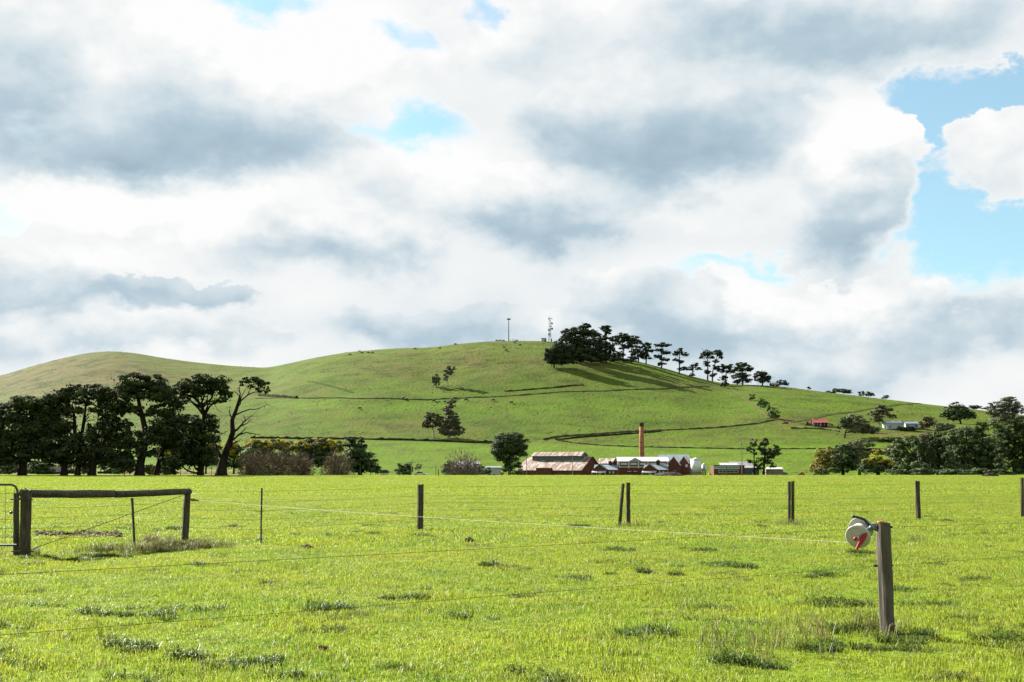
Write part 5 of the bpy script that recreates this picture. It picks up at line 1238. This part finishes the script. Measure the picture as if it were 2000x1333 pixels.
MB().box((0, 0, 1.6), (5.0, 4.0, 3.6)).build('wall', 'pane_pale', hu); MB().box((0, 0, 3.5), (5.4, 4.4, .25)).build('roof', 'wall_grey', hu); block(hu, 'door', 'wall_grey', (1.6, -2.03, 1.2), (1.6, .08, 2.4))
for i, (px, w, h_) in enumerate(((1067, .25, 3.0), (1071, .25, 3.0), (1077.5, 1.0, 3.0), (1082, .25, 2.0), (1086.5, .8, 2.0))):
    p = gnd(px, 667.6, 900)
    o = empty('compound_post', p, ('short post beside the pale hut', 'thin post at the foot of the lattice tower', 'dark cabinet right of the lattice tower', 'thin low post right of the dark cabinet', 'low dark box nearest the crest pines')[i], 'post')
    MB().box((0, 0, h_ / 2 - .2), (w, w, h_ + .4)).build('shaft', 'wall_grey', o); MB().lathe([(w * .7, h_), (w * .2, h_ + .15)], 8).build('cap', 'wall_grey', o)
for i, px in enumerate((997, 1000.5, 1002.6, 1005.5)):
    p = gnd(px, 667.6, 900); h_ = (2.2, 2.2, 3.4, 2.6)[i]
    o = empty('yard_post', p, ('first', 'second', 'third and tallest', 'fourth')[i] + ' short post right of the hilltop pole', 'post')
    MB().tube([(0, 0, -.3), (0, 0, h_)], [.22, .2], 6).build('shaft', 'wall_grey', o); MB().lathe([(.26, h_), (.1, h_ + .12)], 6).build('cap', 'wall_grey', o)
# ------------------------------------------------------------------ cattle
material('hide_black', [(0.0086, 0.0079, 0.0072), (0.0158, 0.0144, 0.0130)], 1.0, .7)
material('hide_white', [(0.3600, 0.3456, 0.3096), (0.3024, 0.2880, 0.2592)], 1.0, .7)
material('hide_brown', [(0.1008, 0.0396, 0.0216), (0.0720, 0.0288, 0.0180)], 1.0, .7)
def cow_mesh():
    m = MB()
    # trunk: deep chest narrowing to the belly, rump square
    P = [(-1.05, 1.18, .16), (-.95, 1.15, .36), (-.55, 1.08, .42), (0, 1.02, .46), (.5, 1.04, .44), (.85, 1.12, .36), (1.05, 1.2, .24)]
    m.tube([(x, 0, z) for x, z, r in P], [r for x, z, r in P], 8)
    m.tube([(.9, 0, 1.2), (1.25, 0, 1.0), (1.5, 0, .62)], [.26, .19, .15], 7)                       # neck lowered to graze
    m.tube([(1.46, 0, .66), (1.6, 0, .45), (1.68, 0, .2)], [.15, .13, .09], 6)                      # head and muzzle
    for s in (-1, 1):
        m.tube([(1.46, s * .1, .68), (1.44, s * .28, .72)], [.06, .02], 4)                          # ears
        m.tube([(.72, s * .24, .95), (.74, s * .24, .5), (.72, s * .23, 0)], [.15, .08, .07], 5)     # forelegs
        m.tube([(-.85, s * .22, 1.05), (-.72, s * .24, .72), (-.95, s * .24, .48), (-.9, s * .24, 0)], [.24, .15, .08, .07], 5)   # hind legs with hock
    m.tube([(-1.1, 0, 1.25), (-1.2, 0, .9), (-1.18, 0, .5)], [.05, .03, .05], 4)                     # tail
    return m.mesh('cow', True)
cow = cow_mesh()
HIDES = {}
for h_ in ('hide_black', 'hide_white', 'hide_brown'):
    me = cow.copy(); me.materials.append(MATS[h_]); HIDES[h_] = me
COWS = [(683, 695, 'k', 'leftmost black cow high on the hill'), (701.6, 688.5, 'w', 'white cow high on the hill, left of two'), (707, 691.5, 'k', 'black cow just below the left white cow'), (719, 691.5, 'k', 'narrow black cow left of the right white cow'),
        (724, 689.5, 'w', 'white cow high on the hill, right of two'), (727.5, 691.5, 'k', 'black cow just right of the right white cow'), (811, 683.5, 'k', 'lone black cow near the skyline left of centre'), (859, 682.5, 'k', 'lone black cow near the skyline at centre'), (889, 674.5, 'k', 'black cow on the skyline left of the hilltop pole'),
        (970, 667.5, 'k', 'black cow on the skyline, leftmost of three by the pole'), (977, 667.5, 'k', 'black cow on the skyline, middle of three by the pole'), (983, 668, 'k', 'black cow on the skyline, nearest the pole'), (1009, 667.5, 'k', 'black cow on the skyline right of the pole'), (1005, 670.5, 'k', 'black cow just below the skyline right of the pole'),
        (1016, 677, 'k', 'black cow below and right of the hilltop pole'), (1009, 681, 'w', 'pale cow below the hilltop pole'), (985, 681, 'k', 'black cow below and left of the hilltop pole'), (989, 687, 'k', 'lowest black cow under the hilltop pole'),
        (789, 781, 'k', 'black cow at the long stone wall, left one of two'), (793, 783, 'k', 'black cow at the long stone wall, right one of two'), (847, 786, 'k', 'black cow above the pale-trunked gum'), (853, 788, 'k', 'small black calf first in line above the gums'), (858, 788.3, 'k', 'small black calf second in line above the gums'), (870, 788.3, 'k', 'black cow left of the tall gum top'),
        (885, 785, 'k', 'black cow directly above the tall gum'), (889, 781.5, 'b', 'brown cow by the long stone wall'), (910, 784, 'k', 'black cow right of the brown cow'), (963, 785, 'b', 'brown cow in the tip of the gum shadow'), (999, 789, 'k', 'black cow alone on the terrace right of the gums'), (702, 801, 'k', 'lone black cow on the lower left slope')]
rc = random.Random(3)
for (px, py, c, lab) in COWS:
    p = gnd(px, py, 600)
    h_ = {'k': 'hide_black', 'w': 'hide_white', 'b': 'hide_brown'}[c]
    o = bpy.data.objects.new('cow', HIDES[h_]); COL.objects.link(o)
    s = 1.25 if 'calf' not in lab else .85
    o.location = (p.x, p.y, p.z); o.scale = (s, s, s); o.rotation_euler = (0, 0, rc.choice((0, pi)) + rc.uniform(-.7, .7))
    tag(o, lab, 'cow', 'cattle grazing on the hill')
# ------------------------------------------------------------------ poles and small things at the paddock edge
material('tractor_red', [(0.3024, 0.0360, 0.0144), (0.2592, 0.0288, 0.0144)], 1.0, .5)
material('machine_yellow', [(0.3960, 0.2160, 0.0288), (0.3456, 0.1872, 0.0288)], 1.0, .5)
material('tyre_black', [(0.0086, 0.0086, 0.0086), (0.0144, 0.0144, 0.0144)], 1.0, .8)
material('car_white', [(0.4320, 0.4464, 0.4608), (0.4608, 0.4752, 0.4896)], 1.0, .3)
material('cream_tin', [(0.3744, 0.3456, 0.2376), (0.4176, 0.3816, 0.2736)], 1.0, .6)
def pole(px, top, Y, lab, arm=1.1, lean=0.0, r=.14):
    p = stand(px, Y); h_ = at(px, top, Y).z - p.z
    o = empty('power_pole', p, lab, 'pole', 'power poles at the paddock edge')
    MB().tube([(0, 0, -.3), (lean * .5, 0, h_ * .5), (lean, 0, h_)], [r, r * .9, r * .75], 7).build('shaft', 'timber_pole', o)
    if arm:
        a = MB().box((lean, 0, h_ - .35), (arm * 2, .12, .14)).build('crossarm', 'timber_pole', o)
        for s in (-.85, -.3, .3, .85): MB().lathe([(.06, h_ - .28), (.08, h_ - .15), (.04, h_ - .02)], 6, (lean + s * arm, 0, 0)).build('insulator', 'render_white', a)
    else: MB().lathe([(r * .85, h_), (r * .4, h_ + .1)], 7, (lean, 0, 0)).build('cap', 'timber_pole', o)
pole(806, 901, 322, 'power pole with crossarm beside the round dark bush', 1.2, -.1)
pole(852.5, 908, 330, 'bare pole left of the old house shrubbery', 0)
pole(1028.5, 868, 440, 'tall thin pole in front of the cypress', .9, -.2)
pole(1117, 889, 455, 'power pole with crossarm in front of the rusty roof', 1.6)
pole(1445, 866, 430, 'tall grey utility pole right of the brick workshop', .8, 0, .2)
pole(419, 897, 200, 'thin white pole behind the bare pine trunk', 0, 0, .06)
pole(1555, 812, 760, 'thin pale pole above the red-roofed house', .8, 0, .12)
pole(1600, 903, 470, 'short pole half hidden by the willow', .7)
# parked car, tractor, small machine, trough
pc = stand(823, 335)
co = empty('parked_car', pc, 'small white car parked left of the old house', 'car')
zc_ = at(823, 931, 335).z - pc.z
MB().prism([(-2.0, .35 + zc_), (2.0, .35 + zc_), (2.05, .8 + zc_), (1.1, .95 + zc_), (.55, 1.45 + zc_), (-.9, 1.45 + zc_), (-1.5, .98 + zc_), (-2.05, .9 + zc_)], -.85, .85).build('body', 'car_white', co)
MB().prism([(-1.2, 1.0 + zc_), (.85, 1.0 + zc_), (.45, 1.38 + zc_), (-.85, 1.38 + zc_)], -.87, .87).build('window', 'pane_dark', co)
for x in (-1.25, 1.25):
    for y in (-.8, .8): MB().lathe([(.34, -.1), (.34, .1)], 14, (x, y, .36 + zc_), M=Matrix.Rotation(pi / 2, 3, 'X')).build('wheel', 'tyre_black', co)
MB().box((0, 0, zc_ / 2 - .1), (5.0, 2.4, max(.2, zc_ + .2))).build('gravel_stand', 'track_dirt', co) if zc_ > .15 else None
ptr = stand(1560, 455); zc_ = max(0, at(1560, 930.5, 455).z - ptr.z)
tr = empty('tractor', Vector((ptr.x, ptr.y, ptr.z + zc_)), 'small red farm machine with long boom left of the willow', 'tractor')
MB().prism([(-.9, .5), (.9, .5), (.95, 1.2), (.3, 1.35), (.15, 1.7), (-.5, 1.7), (-.9, 1.1)], -.5, .5).build('body', 'tractor_red', tr)
for (x, r) in ((-.7, .55), (.8, .4)):
    for y in (-.6, .6): MB().lathe([(r, -.12), (r, .12)], 14, (x, y, r), M=Matrix.Rotation(pi / 2, 3, 'X')).build('wheel', 'tyre_black', tr)
MB().tube([(.6, 0, 1.3), (1.6, 0, 1.7), (2.6, 0, 1.2)], [.09, .08, .07], 6).build('boom', 'wall_grey', tr); MB().tube([(-.6, 0, 1.4), (-3.6, 0, 1.5), (-4.4, 0, .3)], [.07, .06, .05], 5).build('boom', 'twig_grey', tr)
pmc = stand(1383, 462); zc_ = max(0, at(1383, 930.5, 462).z - pmc.z)
mc = empty('small_loader', Vector((pmc.x, pmc.y, pmc.z + zc_)), 'small yellow machine parked left of the brick workshop', 'machine')
MB().prism([(-.7, .4), (.7, .4), (.7, .9), (.2, 1.0), (.1, 1.3), (-.5, 1.3), (-.7, .9)], -.4, .4).build('body', 'machine_yellow', mc)
for x in (-.45, .45):
    for y in (-.45, .45): MB().lathe([(.3, -.1), (.3, .1)], 12, (x, y, .3), M=Matrix.Rotation(pi / 2, 3, 'X')).build('wheel', 'tyre_black', mc)
pt2 = stand(752, 215); zc_ = max(0, at(752, 931, 215).z - pt2.z)
tg = empty('water_trough', Vector((pt2.x, pt2.y, pt2.z + zc_)), 'cream round water trough at the foot of the dark conifer', 'trough')
MB().lathe([(.85, 0), (.95, .5), (.97, .55), (.88, .55), (.8, .1)], 18).build('basin', 'cream_tin', tg); MB().lathe([(.8, .42), (.05, .43)], 18).build('water', 'pane_dark', tg)
# two dark heaps on the far edge of the paddock
material('heap_earth', [(0.0158, 0.0115, 0.0079), (0.0396, 0.0274, 0.0187)], 2.5, .95, bump=.08)
def heap(lab, px, Y, w, h_, seed, name='earth_heap'):
    rr = np.random.default_rng(seed); p = stand(px, Y); m = MB(); n = 18
    pr = [(1.0, -.05), (.86, .35), (.6, .75), (.3, .95), (.08, 1.0)]
    for (r, z) in pr:
        for k in range(n):
            a = 2 * pi * k / n; q = 1 + .16 * sin(3 * a + seed) + .1 * rr.normal()
            m.v.append((cos(a) * r * w * q, sin(a) * r * w * .6 * q, z * h_ * (1 + .12 * rr.normal())))
    for i in range(4):
        for k in range(n): m.f.append((i * n + k, i * n + (k + 1) % n, (i + 1) * n + (k + 1) % n, (i + 1) * n + k)); m.mi.append(0)
    m.f.append(tuple(4 * n + k for k in range(n))); m.mi.append(0)
    o = m.build(name, 'heap_earth', None, p); return tag(o, lab, 'heap')
heap('flat dark heap at the far paddock edge before the second cottage', 1302, 178, 2.6, .62, 1)
heap('brown earth heap at the far paddock edge under the right belt', 1923, 172, 1.3, .55, 2)
# ------------------------------------------------------------------ fences
def wood_mat(name, c1, c2, moss=None):
    m = bpy.data.materials.new(name); m.use_nodes = True
    t = m.node_tree; h = NG(t); p = t.nodes['Principled BSDF']
    O = h.n('ShaderNodeTexCoord').outputs['Object']
    gr = h.noise(h.v('MULTIPLY', O, (9, 9, 1.1)), 3.0, 6, .65).outputs[0]
    col = h.mix(h.ss(gr, .36, .66), (*c1, 1), (*c2, 1))
    if moss: col = h.mix(h.ss(h.noise(O, 3.5, 5, .7).outputs[0], .5, .7, 0, .8), col, (*moss, 1))
    h.set(p.inputs['Base Color'], col); p.inputs['Roughness'].default_value = .92; p.inputs['Specular IOR Level'].default_value = .2
    h.set(p.inputs['Normal'], h.n('ShaderNodeBump', ins={'Strength': .9, 'Distance': .012, 'Height': gr}))
    MATS[name] = m
wood_mat('old_timber', (0.0288, 0.0238, 0.0158), (0.0756, 0.0634, 0.0418), (0.0540, 0.0576, 0.0288))
wood_mat('grey_post', (0.0546, 0.0475, 0.0371), (0.0950, 0.0846, 0.0665), (0.0713, 0.0665, 0.0428))
material('steel_dark', [(0.0216, 0.0187, 0.0158), (0.0396, 0.0324, 0.0252)], 8, .7)
material('wire_steel', [(0.022, 0.022, 0.018), (0.040, 0.038, 0.030)], 20, .9, metallic=.0, spec=.03)
material('rope_white', [(0.34, 0.34, 0.29), (0.40, 0.40, 0.35)], 60, .8)
material('plastic_black', [(0.0101, 0.0101, 0.0108), (0.0144, 0.0144, 0.0151)], 5, .45)
material('plastic_white', [(0.3744, 0.3600, 0.3168), (0.4320, 0.4176, 0.3744)], 6, .45, trans=.12)
material('plastic_red', [(0.2592, 0.0130, 0.0180), (0.2160, 0.0101, 0.0144)], 5, .4)
material('plastic_orange', [(0.4320, 0.1224, 0.0144), (0.3600, 0.0936, 0.0144)], 5, .45)
material('plastic_blue', [(0.0144, 0.0288, 0.3600), (0.0144, 0.0360, 0.2880)], 5, .4)
material('gate_steel', [(0.0396, 0.0418, 0.0418), (0.0612, 0.0634, 0.0634)], 6, .75, metallic=.0, spec=.15)
def timber(p0, p1, r0, r1, seed, n=12, rows=9, flat=1.0):
    """weathered round timber from p0 to p1, with knots, checks and a worn top"""
    rr = np.random.default_rng(500 + seed)
    p0, p1 = Vector(p0), Vector(p1); d = (p1 - p0).normalized()
    up = Vector((0, 1, 0)) if abs(d.z) > .7 else Vector((0, 0, 1))
    s = d.cross(up).normalized(); t_ = s.cross(d)
    ph = rr.uniform(0, 6.28, 4); m = MB()
    for i in range(rows + 1):
        f = i / rows
        c = p0.lerp(p1, f) + (s * sin(f * 3 + ph[0]) + t_ * sin(f * 4 + ph[1])) * r0 * .10
        for k in range(n):
            a = 2 * pi * k / n
            q = 1 + .07 * sin(3 * a + ph[2] + f * 2) + .05 * sin(5 * a + ph[3] - f * 3) + .03 * rr.normal()
            z = d * (rr.normal() * r0 * .12 if i == rows else 0)
            m.v.append(tuple(c + (s * cos(a) + t_ * sin(a) * flat) * (r0 + (r1 - r0) * f) * q + z))
    for i in range(rows):
        for k in range(n): m.f.append((i * n + k, i * n + (k + 1) % n, (i + 1) * n + (k + 1) % n, (i + 1) * n + k)); m.mi.append(0)
    m.f.append(tuple(range(n))[::-1]); m.mi.append(0); m.f.append(tuple(rows * n + k for k in range(n))); m.mi.append(0)
    return m
def foot(px, py): p = gnd(px, py); return p
def wire(pts, r, name, mat, parent, sag=0.0, seg=6):
    m = MB(); P = []
    for a, b in zip(pts[:-1], pts[1:]):
        a, b = Vector(a), Vector(b)
        for i in range(seg): q = a.lerp(b, i / seg); q.z -= sag * sin(pi * i / seg); P.append(q)
    P.append(Vector(pts[-1])); m.tube(P, r, 5)
    return m.build(name, mat, parent)
# --- the post-and-wire fence across the paddock
c0 = foot(53, 1088)
fence = empty('wire_fence', (0, 0, 0), 'old timber post and wire fence crossing the middle of the paddock', 'fence')
def up(px0, py0, px1, py1, extra=.35):
    """foot from (px0,py0) on the ground, head at pixel (px1,py1) at the same distance"""
    p = foot(px0, py0); h_ = at(px1, py1, p.y)
    return Vector((p.x, p.y, p.z - extra)), h_, p
POSTS = [(53, 1088, 51, 956, .098, .095, 'massive corner post', 1), (361, 1057, 366, 956, .078, .070, 'tapered post holding the right end of the rail', 2), (820, 1037, 821, 947, .075, .078, 'stout weathered post', 3),
         (1208, 1028, 1217, 945, .045, .045, 'leaning split stake', 4), (1227, 1026, 1227.5, 943, .058, .055, 'upright post beside the leaning stake', 5), (1541, 1022, 1541, 941, .045, .045, 'split post', 6), (1548, 1022, 1548, 940, .046, .046, 'split post beside its twin', 7), (1794, 1015, 1792, 940, .076, .074, 'post below the right belt', 8), (1996, 1010, 1996, 934, .055, .055, 'post at the right edge', 9), (33, 1086, 32, 964, .052, .050, 'slim gate post', 10)]
tops = {}
for (a, b, c, d, r0, r1, lab, sd) in POSTS:
    p0, p1, ft = up(a, b, c, d)
    o = timber(p0, p1, r0, r1, sd, flat=.92 if sd != 3 else .8).build('post', 'old_timber', fence, smooth=False); o['label'] = lab
    tops[sd] = (ft, p1)
rail0 = tops[1][1] + Vector((-.02, 0, -.075)); rail1 = tops[2][1] + Vector((.06, 0, -.05))
mid = (rail0 + rail1) / 2 + Vector((0, 0, -.035))
mr_ = timber(rail0 + Vector((-.06, -.01, .0)), mid, .074, .072, 20, rows=8); mr2 = timber(mid - (rail1 - rail0).normalized() * .01, rail1, .0715, .062, 20, rows=8)
b0 = len(mr_.v); mr_.v += mr2.v; mr_.f += [tuple(i + b0 for i in f) for f in mr2.f]; mr_.mi += mr2.mi
mr_.build('rail', 'old_timber', fence)
for (a, b, c, d, nm) in ((266, 1072, 258, 973, 'stake'), (510, 1063, 511, 954, 'steel_post')):
    p0, p1, ft = up(a, b, c, d)
    m = MB(); w = .028
    m.tube([p0, p1], .026 if nm == 'stake' else .018, 5)
    m.box((p0 + p1) / 2 + Vector((0, .02, 0)), (.012, .05, (p1 - p0).length)) if nm == 'steel_post' else None
    m.build(nm, 'old_timber' if nm == 'stake' else 'steel_dark', fence); tops[30 if nm == 'stake' else 31] = (ft, p1)
def rel_pt(sd, h_): ft, tp = tops[sd]; f = h_ / max(.2, (tp.z - ft.z)); q = Vector(ft).lerp(tp, f); q.y -= .085; return q
chain = [1, 30, 2, 31, 3, 5, 7, 8, 9]
far_end = tops[9][0] + Vector((14, 1.6, 0))
for h_ in (1.08, .86, .68, .50, .30):
    pts = [rel_pt(sd, min(h_, (tops[sd][1].z - tops[sd][0].z) - .02)) for sd in chain] + [far_end + Vector((0, 0, h_))]
    wire(pts, .0022, 'wire', 'wire_steel', fence, .012)
wire([rel_pt(1, .13) + Vector((.1, 0, 0)), rel_pt(2, 1.0)], .006, 'brace_wire', 'wire_steel', fence)
for sd in (3, 5, 8):       # old notches on the posts
    pass
for (h_, l) in ((1.02, .3), (.1, .3)):      # hinge pins through the corner post
    q = rel_pt(1, h_); MB().tube([q + Vector((-.24, -.01, 0)), q + Vector((.16, -.01, 0))], .011, 6).build('hinge_pin', 'steel_dark', fence)
# --- steel gate, hung at the left
gt = empty('farm_gate', (tops[10][0].x, tops[10][0].y - .1, tops[10][0].z), 'tubular steel gate with wire mesh at the left edge', 'gate')
ox, oy, oz = gt.location
def gp(px, py): p = at(px, py, oy); return Vector((p.x - ox, 0, p.z - oz))
tl = gp(-160, 946); tr_ = gp(36, 947); br = gp(33, 1065); bl = gp(-160, 1066)
R_ = .12
fr_ = [bl, br, br + Vector((.005, 0, .3)), tr_ - Vector((0, 0, R_ + .1)), tr_ - Vector((.015, 0, .10)), tr_ - Vector((.05, 0, .035)), tr_ - Vector((.12, 0, .0)), tl]
MB().tube(fr_, .021, 10).build('frame', 'gate_steel', gt, smooth=True)
MB().tube([tl, bl], .021, 8).build('stile', 'gate_steel', gt, smooth=True)
for py in (964, 981, 998.5, 1015, 1032, 1049.5): MB().tube([gp(-160, py + 1), gp(34.5, py)], .0035, 5).build('wire', 'gate_steel', gt)
for px in (-118, -72, -28, 11.5, 29):
    MB().tube([gp(px - 1.5, 1065), gp(px, 948)], .0035, 5).build('wire', 'gate_steel', gt)
MB().box(gp(34, 974) + Vector((.03, 0, 0)), (.10, .05, .03)).build('hinge', 'steel_dark', gt); MB().box(gp(34, 1070) + Vector((.03, 0, 0)), (.10, .05, .03)).build('hinge', 'steel_dark', gt)
ins = MB(); ins.lathe([(.012, -.03), (.026, -.01), (.026, .012), (.012, .03)], 10, gp(24, 1001.5) + Vector((0, -.05, 0)), M=Matrix.Rotation(pi / 2, 3, 'Y')); ins.build('insulator', 'plastic_blue', gt, smooth=True)
# --- white electric rope with its orange handle
hA = at(372, 976, tops[2][0].y - .1); hB = at(1657, 1060, 10.62)
rp = empty('electric_rope', (0, 0, 0), 'white electric fence rope stretched from the brace post to the reel', 'rope')
ha = at(388, 978, hA.y - .15)
wire([ha, hB], .0018, 'rope', 'rope_white', rp, .03, 24)
dv = (ha - hA)
hm_ = MB(); M = dv.to_track_quat('Z', 'Y').to_matrix()
L0 = dv.length
hm_.lathe([(.010, 0), (.024, .02), (.024, L0 * .28), (.034, L0 * .30), (.034, L0 * .36), (.016, L0 * .38)], 10, hA, M=M); hm_.build('handle', 'plastic_orange', rp, smooth=True)
MB().lathe([(.014, L0 * .38), (.016, L0 * .8), (.006, L0)], 8, hA, M=M).build('spring', 'plastic_black', rp)
# --- near wire fence with the grey post
Yn = 10.75
nf = empty('near_fence', (0, 0, 0), 'thin plain-wire fence slanting across the foreground with one grey post', 'fence')
npos = gnd(1731, 1232); npos.y = Yn; npos.x = (at(1731, 1232, Yn)).x; npos.z = zg(npos.x, Yn); ntop = at(1726.5, 1022, Yn)
timber(npos - Vector((0, 0, .4)), ntop, .066, .068, 33, n=16, rows=12).build('post', 'grey_post', nf)
lp = Vector((-6.3, 3.0, 0)); lp.z = 0
timber(lp - Vector((0, 0, .4)), lp + Vector((0, 0, 1.08)), .066, .066, 34).build('post', 'grey_post', nf)
rpz = Vector((npos.x + 9, npos.y + 1.9, 0)); rpz.z = zg(rpz.x, rpz.y)
timber(rpz - Vector((0, 0, .4)), rpz + Vector((0, 0, 1.05)), .066, .066, 35).build('post', 'grey_post', nf)
for (pyl, pyp, pyr) in ((1123, 1031, 1022), (1241, 1106, 1086)):
    Yl = 5.85
    a = at(0, pyl, Yl); b = at(1713, pyp, Yn - .08); b2 = at(1741, pyp - 1, Yn - .06); c = at(2000, pyr, 11.35)
    ext = a + (a - b) * .42; ext2 = c + (c - b2) * 2.6
    wire([ext, a, b], .0013, 'wire', 'wire_steel', nf, 0.0, 8); wire([b2, c, ext2], .0013, 'wire', 'wire_steel', nf, 0.0, 4)
    for (q_, s_) in ((b, -1), (b2, 1)): MB().tube([q_ + Vector((-.012 * s_, .03, 0)), q_ + Vector((.022 * s_, .03, 0))], [.014, .010], 8).build('insulator', 'plastic_black', nf)
# --- fence reel hung on the grey post
Yr_ = Yn - .16
hub = at(1676, 1048, Yr_ - .06)
reel = empty('fence_reel', hub, 'white geared fence reel with red crank hung on the grey post', 'reel')
k_ = Yr_ / F
ax = Vector((-.42, -.80, -.36)).normalized()         # spindle points left and towards us
Mq = ax.to_track_quat('Z', 'Y').to_matrix()
Rr = 23.6 * k_
MB().lathe([(.012, -.002), (Rr * .97, -.006), (Rr, 0), (Rr, .006), (Rr * .95, .011), (Rr * .5, .007), (Rr * .3, .02), (.012, .022)], 36, (0, 0, 0), M=Mq).build('flange', 'plastic_white', reel, smooth=True)
bk = -ax * .165
MB().lathe([(.012, -.012), (Rr * .5, -.008), (Rr * .95, -.011), (Rr, -.004), (Rr, .003), (.012, .003)], 36, bk, M=Mq).build('flange', 'plastic_white', reel, smooth=True)
MB().lathe([(Rr * .62, -.160), (Rr * .66, -.10), (Rr * .66, -.06), (Rr * .60, -.008)], 28, (0, 0, 0), M=Mq).build('wound_rope', 'rope_white', reel, smooth=True)
MB().lathe([(.022, .02), (.024, .05), (.014, .06)], 16, (0, 0, 0), M=Mq).build('hub_cap', 'plastic_white', reel, smooth=True)
def rp_(px, py, dy=0.0): q = at(px, py, Yr_ - .06 + dy); return q - hub
cr_ = MB(); o1 = ax * .055
MB().lathe([(.017, 0), (.018, .03), (.010, .036)], 14, rp_(1672, 1050, -.05) + ax * .01, M=Mq).build('crank_knob', 'plastic_red', reel, smooth=True)
out_ = [rp_(1678.5, 1043.5), rp_(1689, 1040), rp_(1688, 1047), rp_(1683, 1058), rp_(1675, 1067), rp_(1670.5, 1073), rp_(1667, 1071.5), rp_(1671.5, 1061), rp_(1676, 1052)]
out_ = [p + Vector((0, -.075, 0)) for p in out_]
n_ = len(out_); b_ = len(cr_.v)
for off in (0, .022):
    for p in out_: cr_.v.append((p.x, p.y + off, p.z))
cr_.f.append(tuple(range(n_))); cr_.f.append(tuple(range(n_, 2 * n_))[::-1]); cr_.mi += [0, 0]
for i in range(n_): j = (i + 1) % n_; cr_.f.append((i, i + n_, j + n_, j)); cr_.mi.append(0)
cr_.build('crank', 'plastic_red', reel)
material('reel_grey', [(0.0792, 0.1008, 0.1152), (0.1008, 0.1224, 0.1368)], 5, .5)
hk = MB(); hk.tube([rp_(1667, 1009, .02), rp_(1676, 1011, .02), rp_(1688, 1015, .02), rp_(1695, 1023, .03), rp_(1702, 1031, .04)], [.009, .012, .013, .013, .012], 8); hk.tube([rp_(1666.5, 1007, .02), rp_(1666.8, 1012, .02)], [.014, .014], 8)
hk.build('carry_handle', 'plastic_black', reel, smooth=True)
ar = MB()
for (p, q, w) in (((1688, 1041), (1708, 1026), .022), ((1700, 1030), (1710, 1034), .016)): ar.tube([rp_(*p, -.02), rp_(*q, .06)], w, 8)
ar.build('frame_arm', 'reel_grey', reel, smooth=True)
ho = MB(); ho.tube([rp_(1708, 1026, .05), rp_(1713, 1024, .05), rp_(1715, 1030, .04), rp_(1714, 1038, .04), rp_(1710, 1036, .03)], .008, 7); ho.build('hook', 'plastic_black', reel, smooth=True)
ca = MB(); ca.lathe([(.028, -.01), (.034, .0), (.030, .012)], 14, (ntop.x - .035, ntop.y - .01, ntop.z + .008)); tag(ca.build('insulator_cap', 'plastic_orange'), 'small orange plastic cap on top of the grey post', 'cap')
# --- low fence along the far edge of the paddock
ff = empty('far_fence', (0, 0, 0), 'low post and wire fence along the far edge of the paddock', 'fence')
FP = [(160, 186), (196, 186), (240, 186), (300, 186), (359, 184), (384, 186), (430, 186), (472, 186), (520, 186), (568, 186), (615, 184), (660, 186), (707, 184), (727, 183), (790, 186), (858, 176), (925, 186), (996, 182), (1080, 186), (1166, 176), (1255, 186), (1347, 170), (1371, 168), (1415, 164), (1445, 176), (1512, 178), (1601, 176), (1682, 172), (1775, 178), (1874, 176), (1995, 166)]
rf = random.Random(8); prev = None; tp = []
pmesh = timber((0, 0, -.4), (0, 0, 1.15), .06, .055, 50, n=7, rows=3).mesh('post')
for (px, Y) in FP:
    p = stand(px, 183); o = link('post', pmesh, 'old_timber', ff, p)
    s = rf.uniform(.75, 1.2); o.scale = (s, s, 1.35 if Y < 170 else rf.uniform(.85, 1.12)); o.rotation_euler = (rf.uniform(-.05, .05), rf.uniform(-.06, .06), rf.uniform(0, 6))
    tp.append(p)
for h_ in (.95, .6): wire([p + Vector((0, -.07, h_)) for p in tp], .006, 'wire', 'wire_steel', ff, .01, 2)
# --- clods and bare soil in the foreground
material('clod_earth', [(0.052, 0.026, 0.011), (0.110, 0.058, 0.026)], 12, .95, bump=.03)
for (lab, px, py, w, h_, sd) in (('low brown clod of earth left of centre in the grass', 600, 1073, .16, .07, 5), ('dark mole heap right of the stout fence post', 916, 1060, .12, .085, 6), ('small dark clod at the foot of the grass near the bottom left', 628, 1272, .07, .035, 7), ('small brown clod near the bottom centre of the grass', 1245, 1240, .06, .03, 8)):
    p = gnd(px, py); o = heap(lab, px, 100, w, h_, sd, 'earth_clod'); o.location = p + Vector((0, 0, .01)); o.data.materials.clear(); o.data.materials.append(MATS['clod_earth']); o['category'] = 'clod'; o['group'] = 'clods of earth in the grass'
rr = np.random.default_rng(77); sp = MB()
for i in range(170):       # turned earth behind the timber rail
    px = 70 + 165 * rr.random(); q = gnd(px, 1043.5 + 2.5 * rr.normal() + 3 * abs(px - 130) / 100)
    s = .025 + .055 * rr.random() ** 2
    sp.lathe([(s, -.02), (s * .9, s * .4), (s * .4, s * .85)], 6, (q.x, q.y, q.z + .01), M=Matrix.Rotation(rr.random() * 6, 3, 'Z') @ Matrix.Diagonal((1 + rr.random(), 1, .9)))
tag(sp.build('turned_soil', 'clod_earth'), 'strip of turned brown soil behind the timber rail', 'soil', kind='stuff')
print('foliage tris', TOTAL[0])
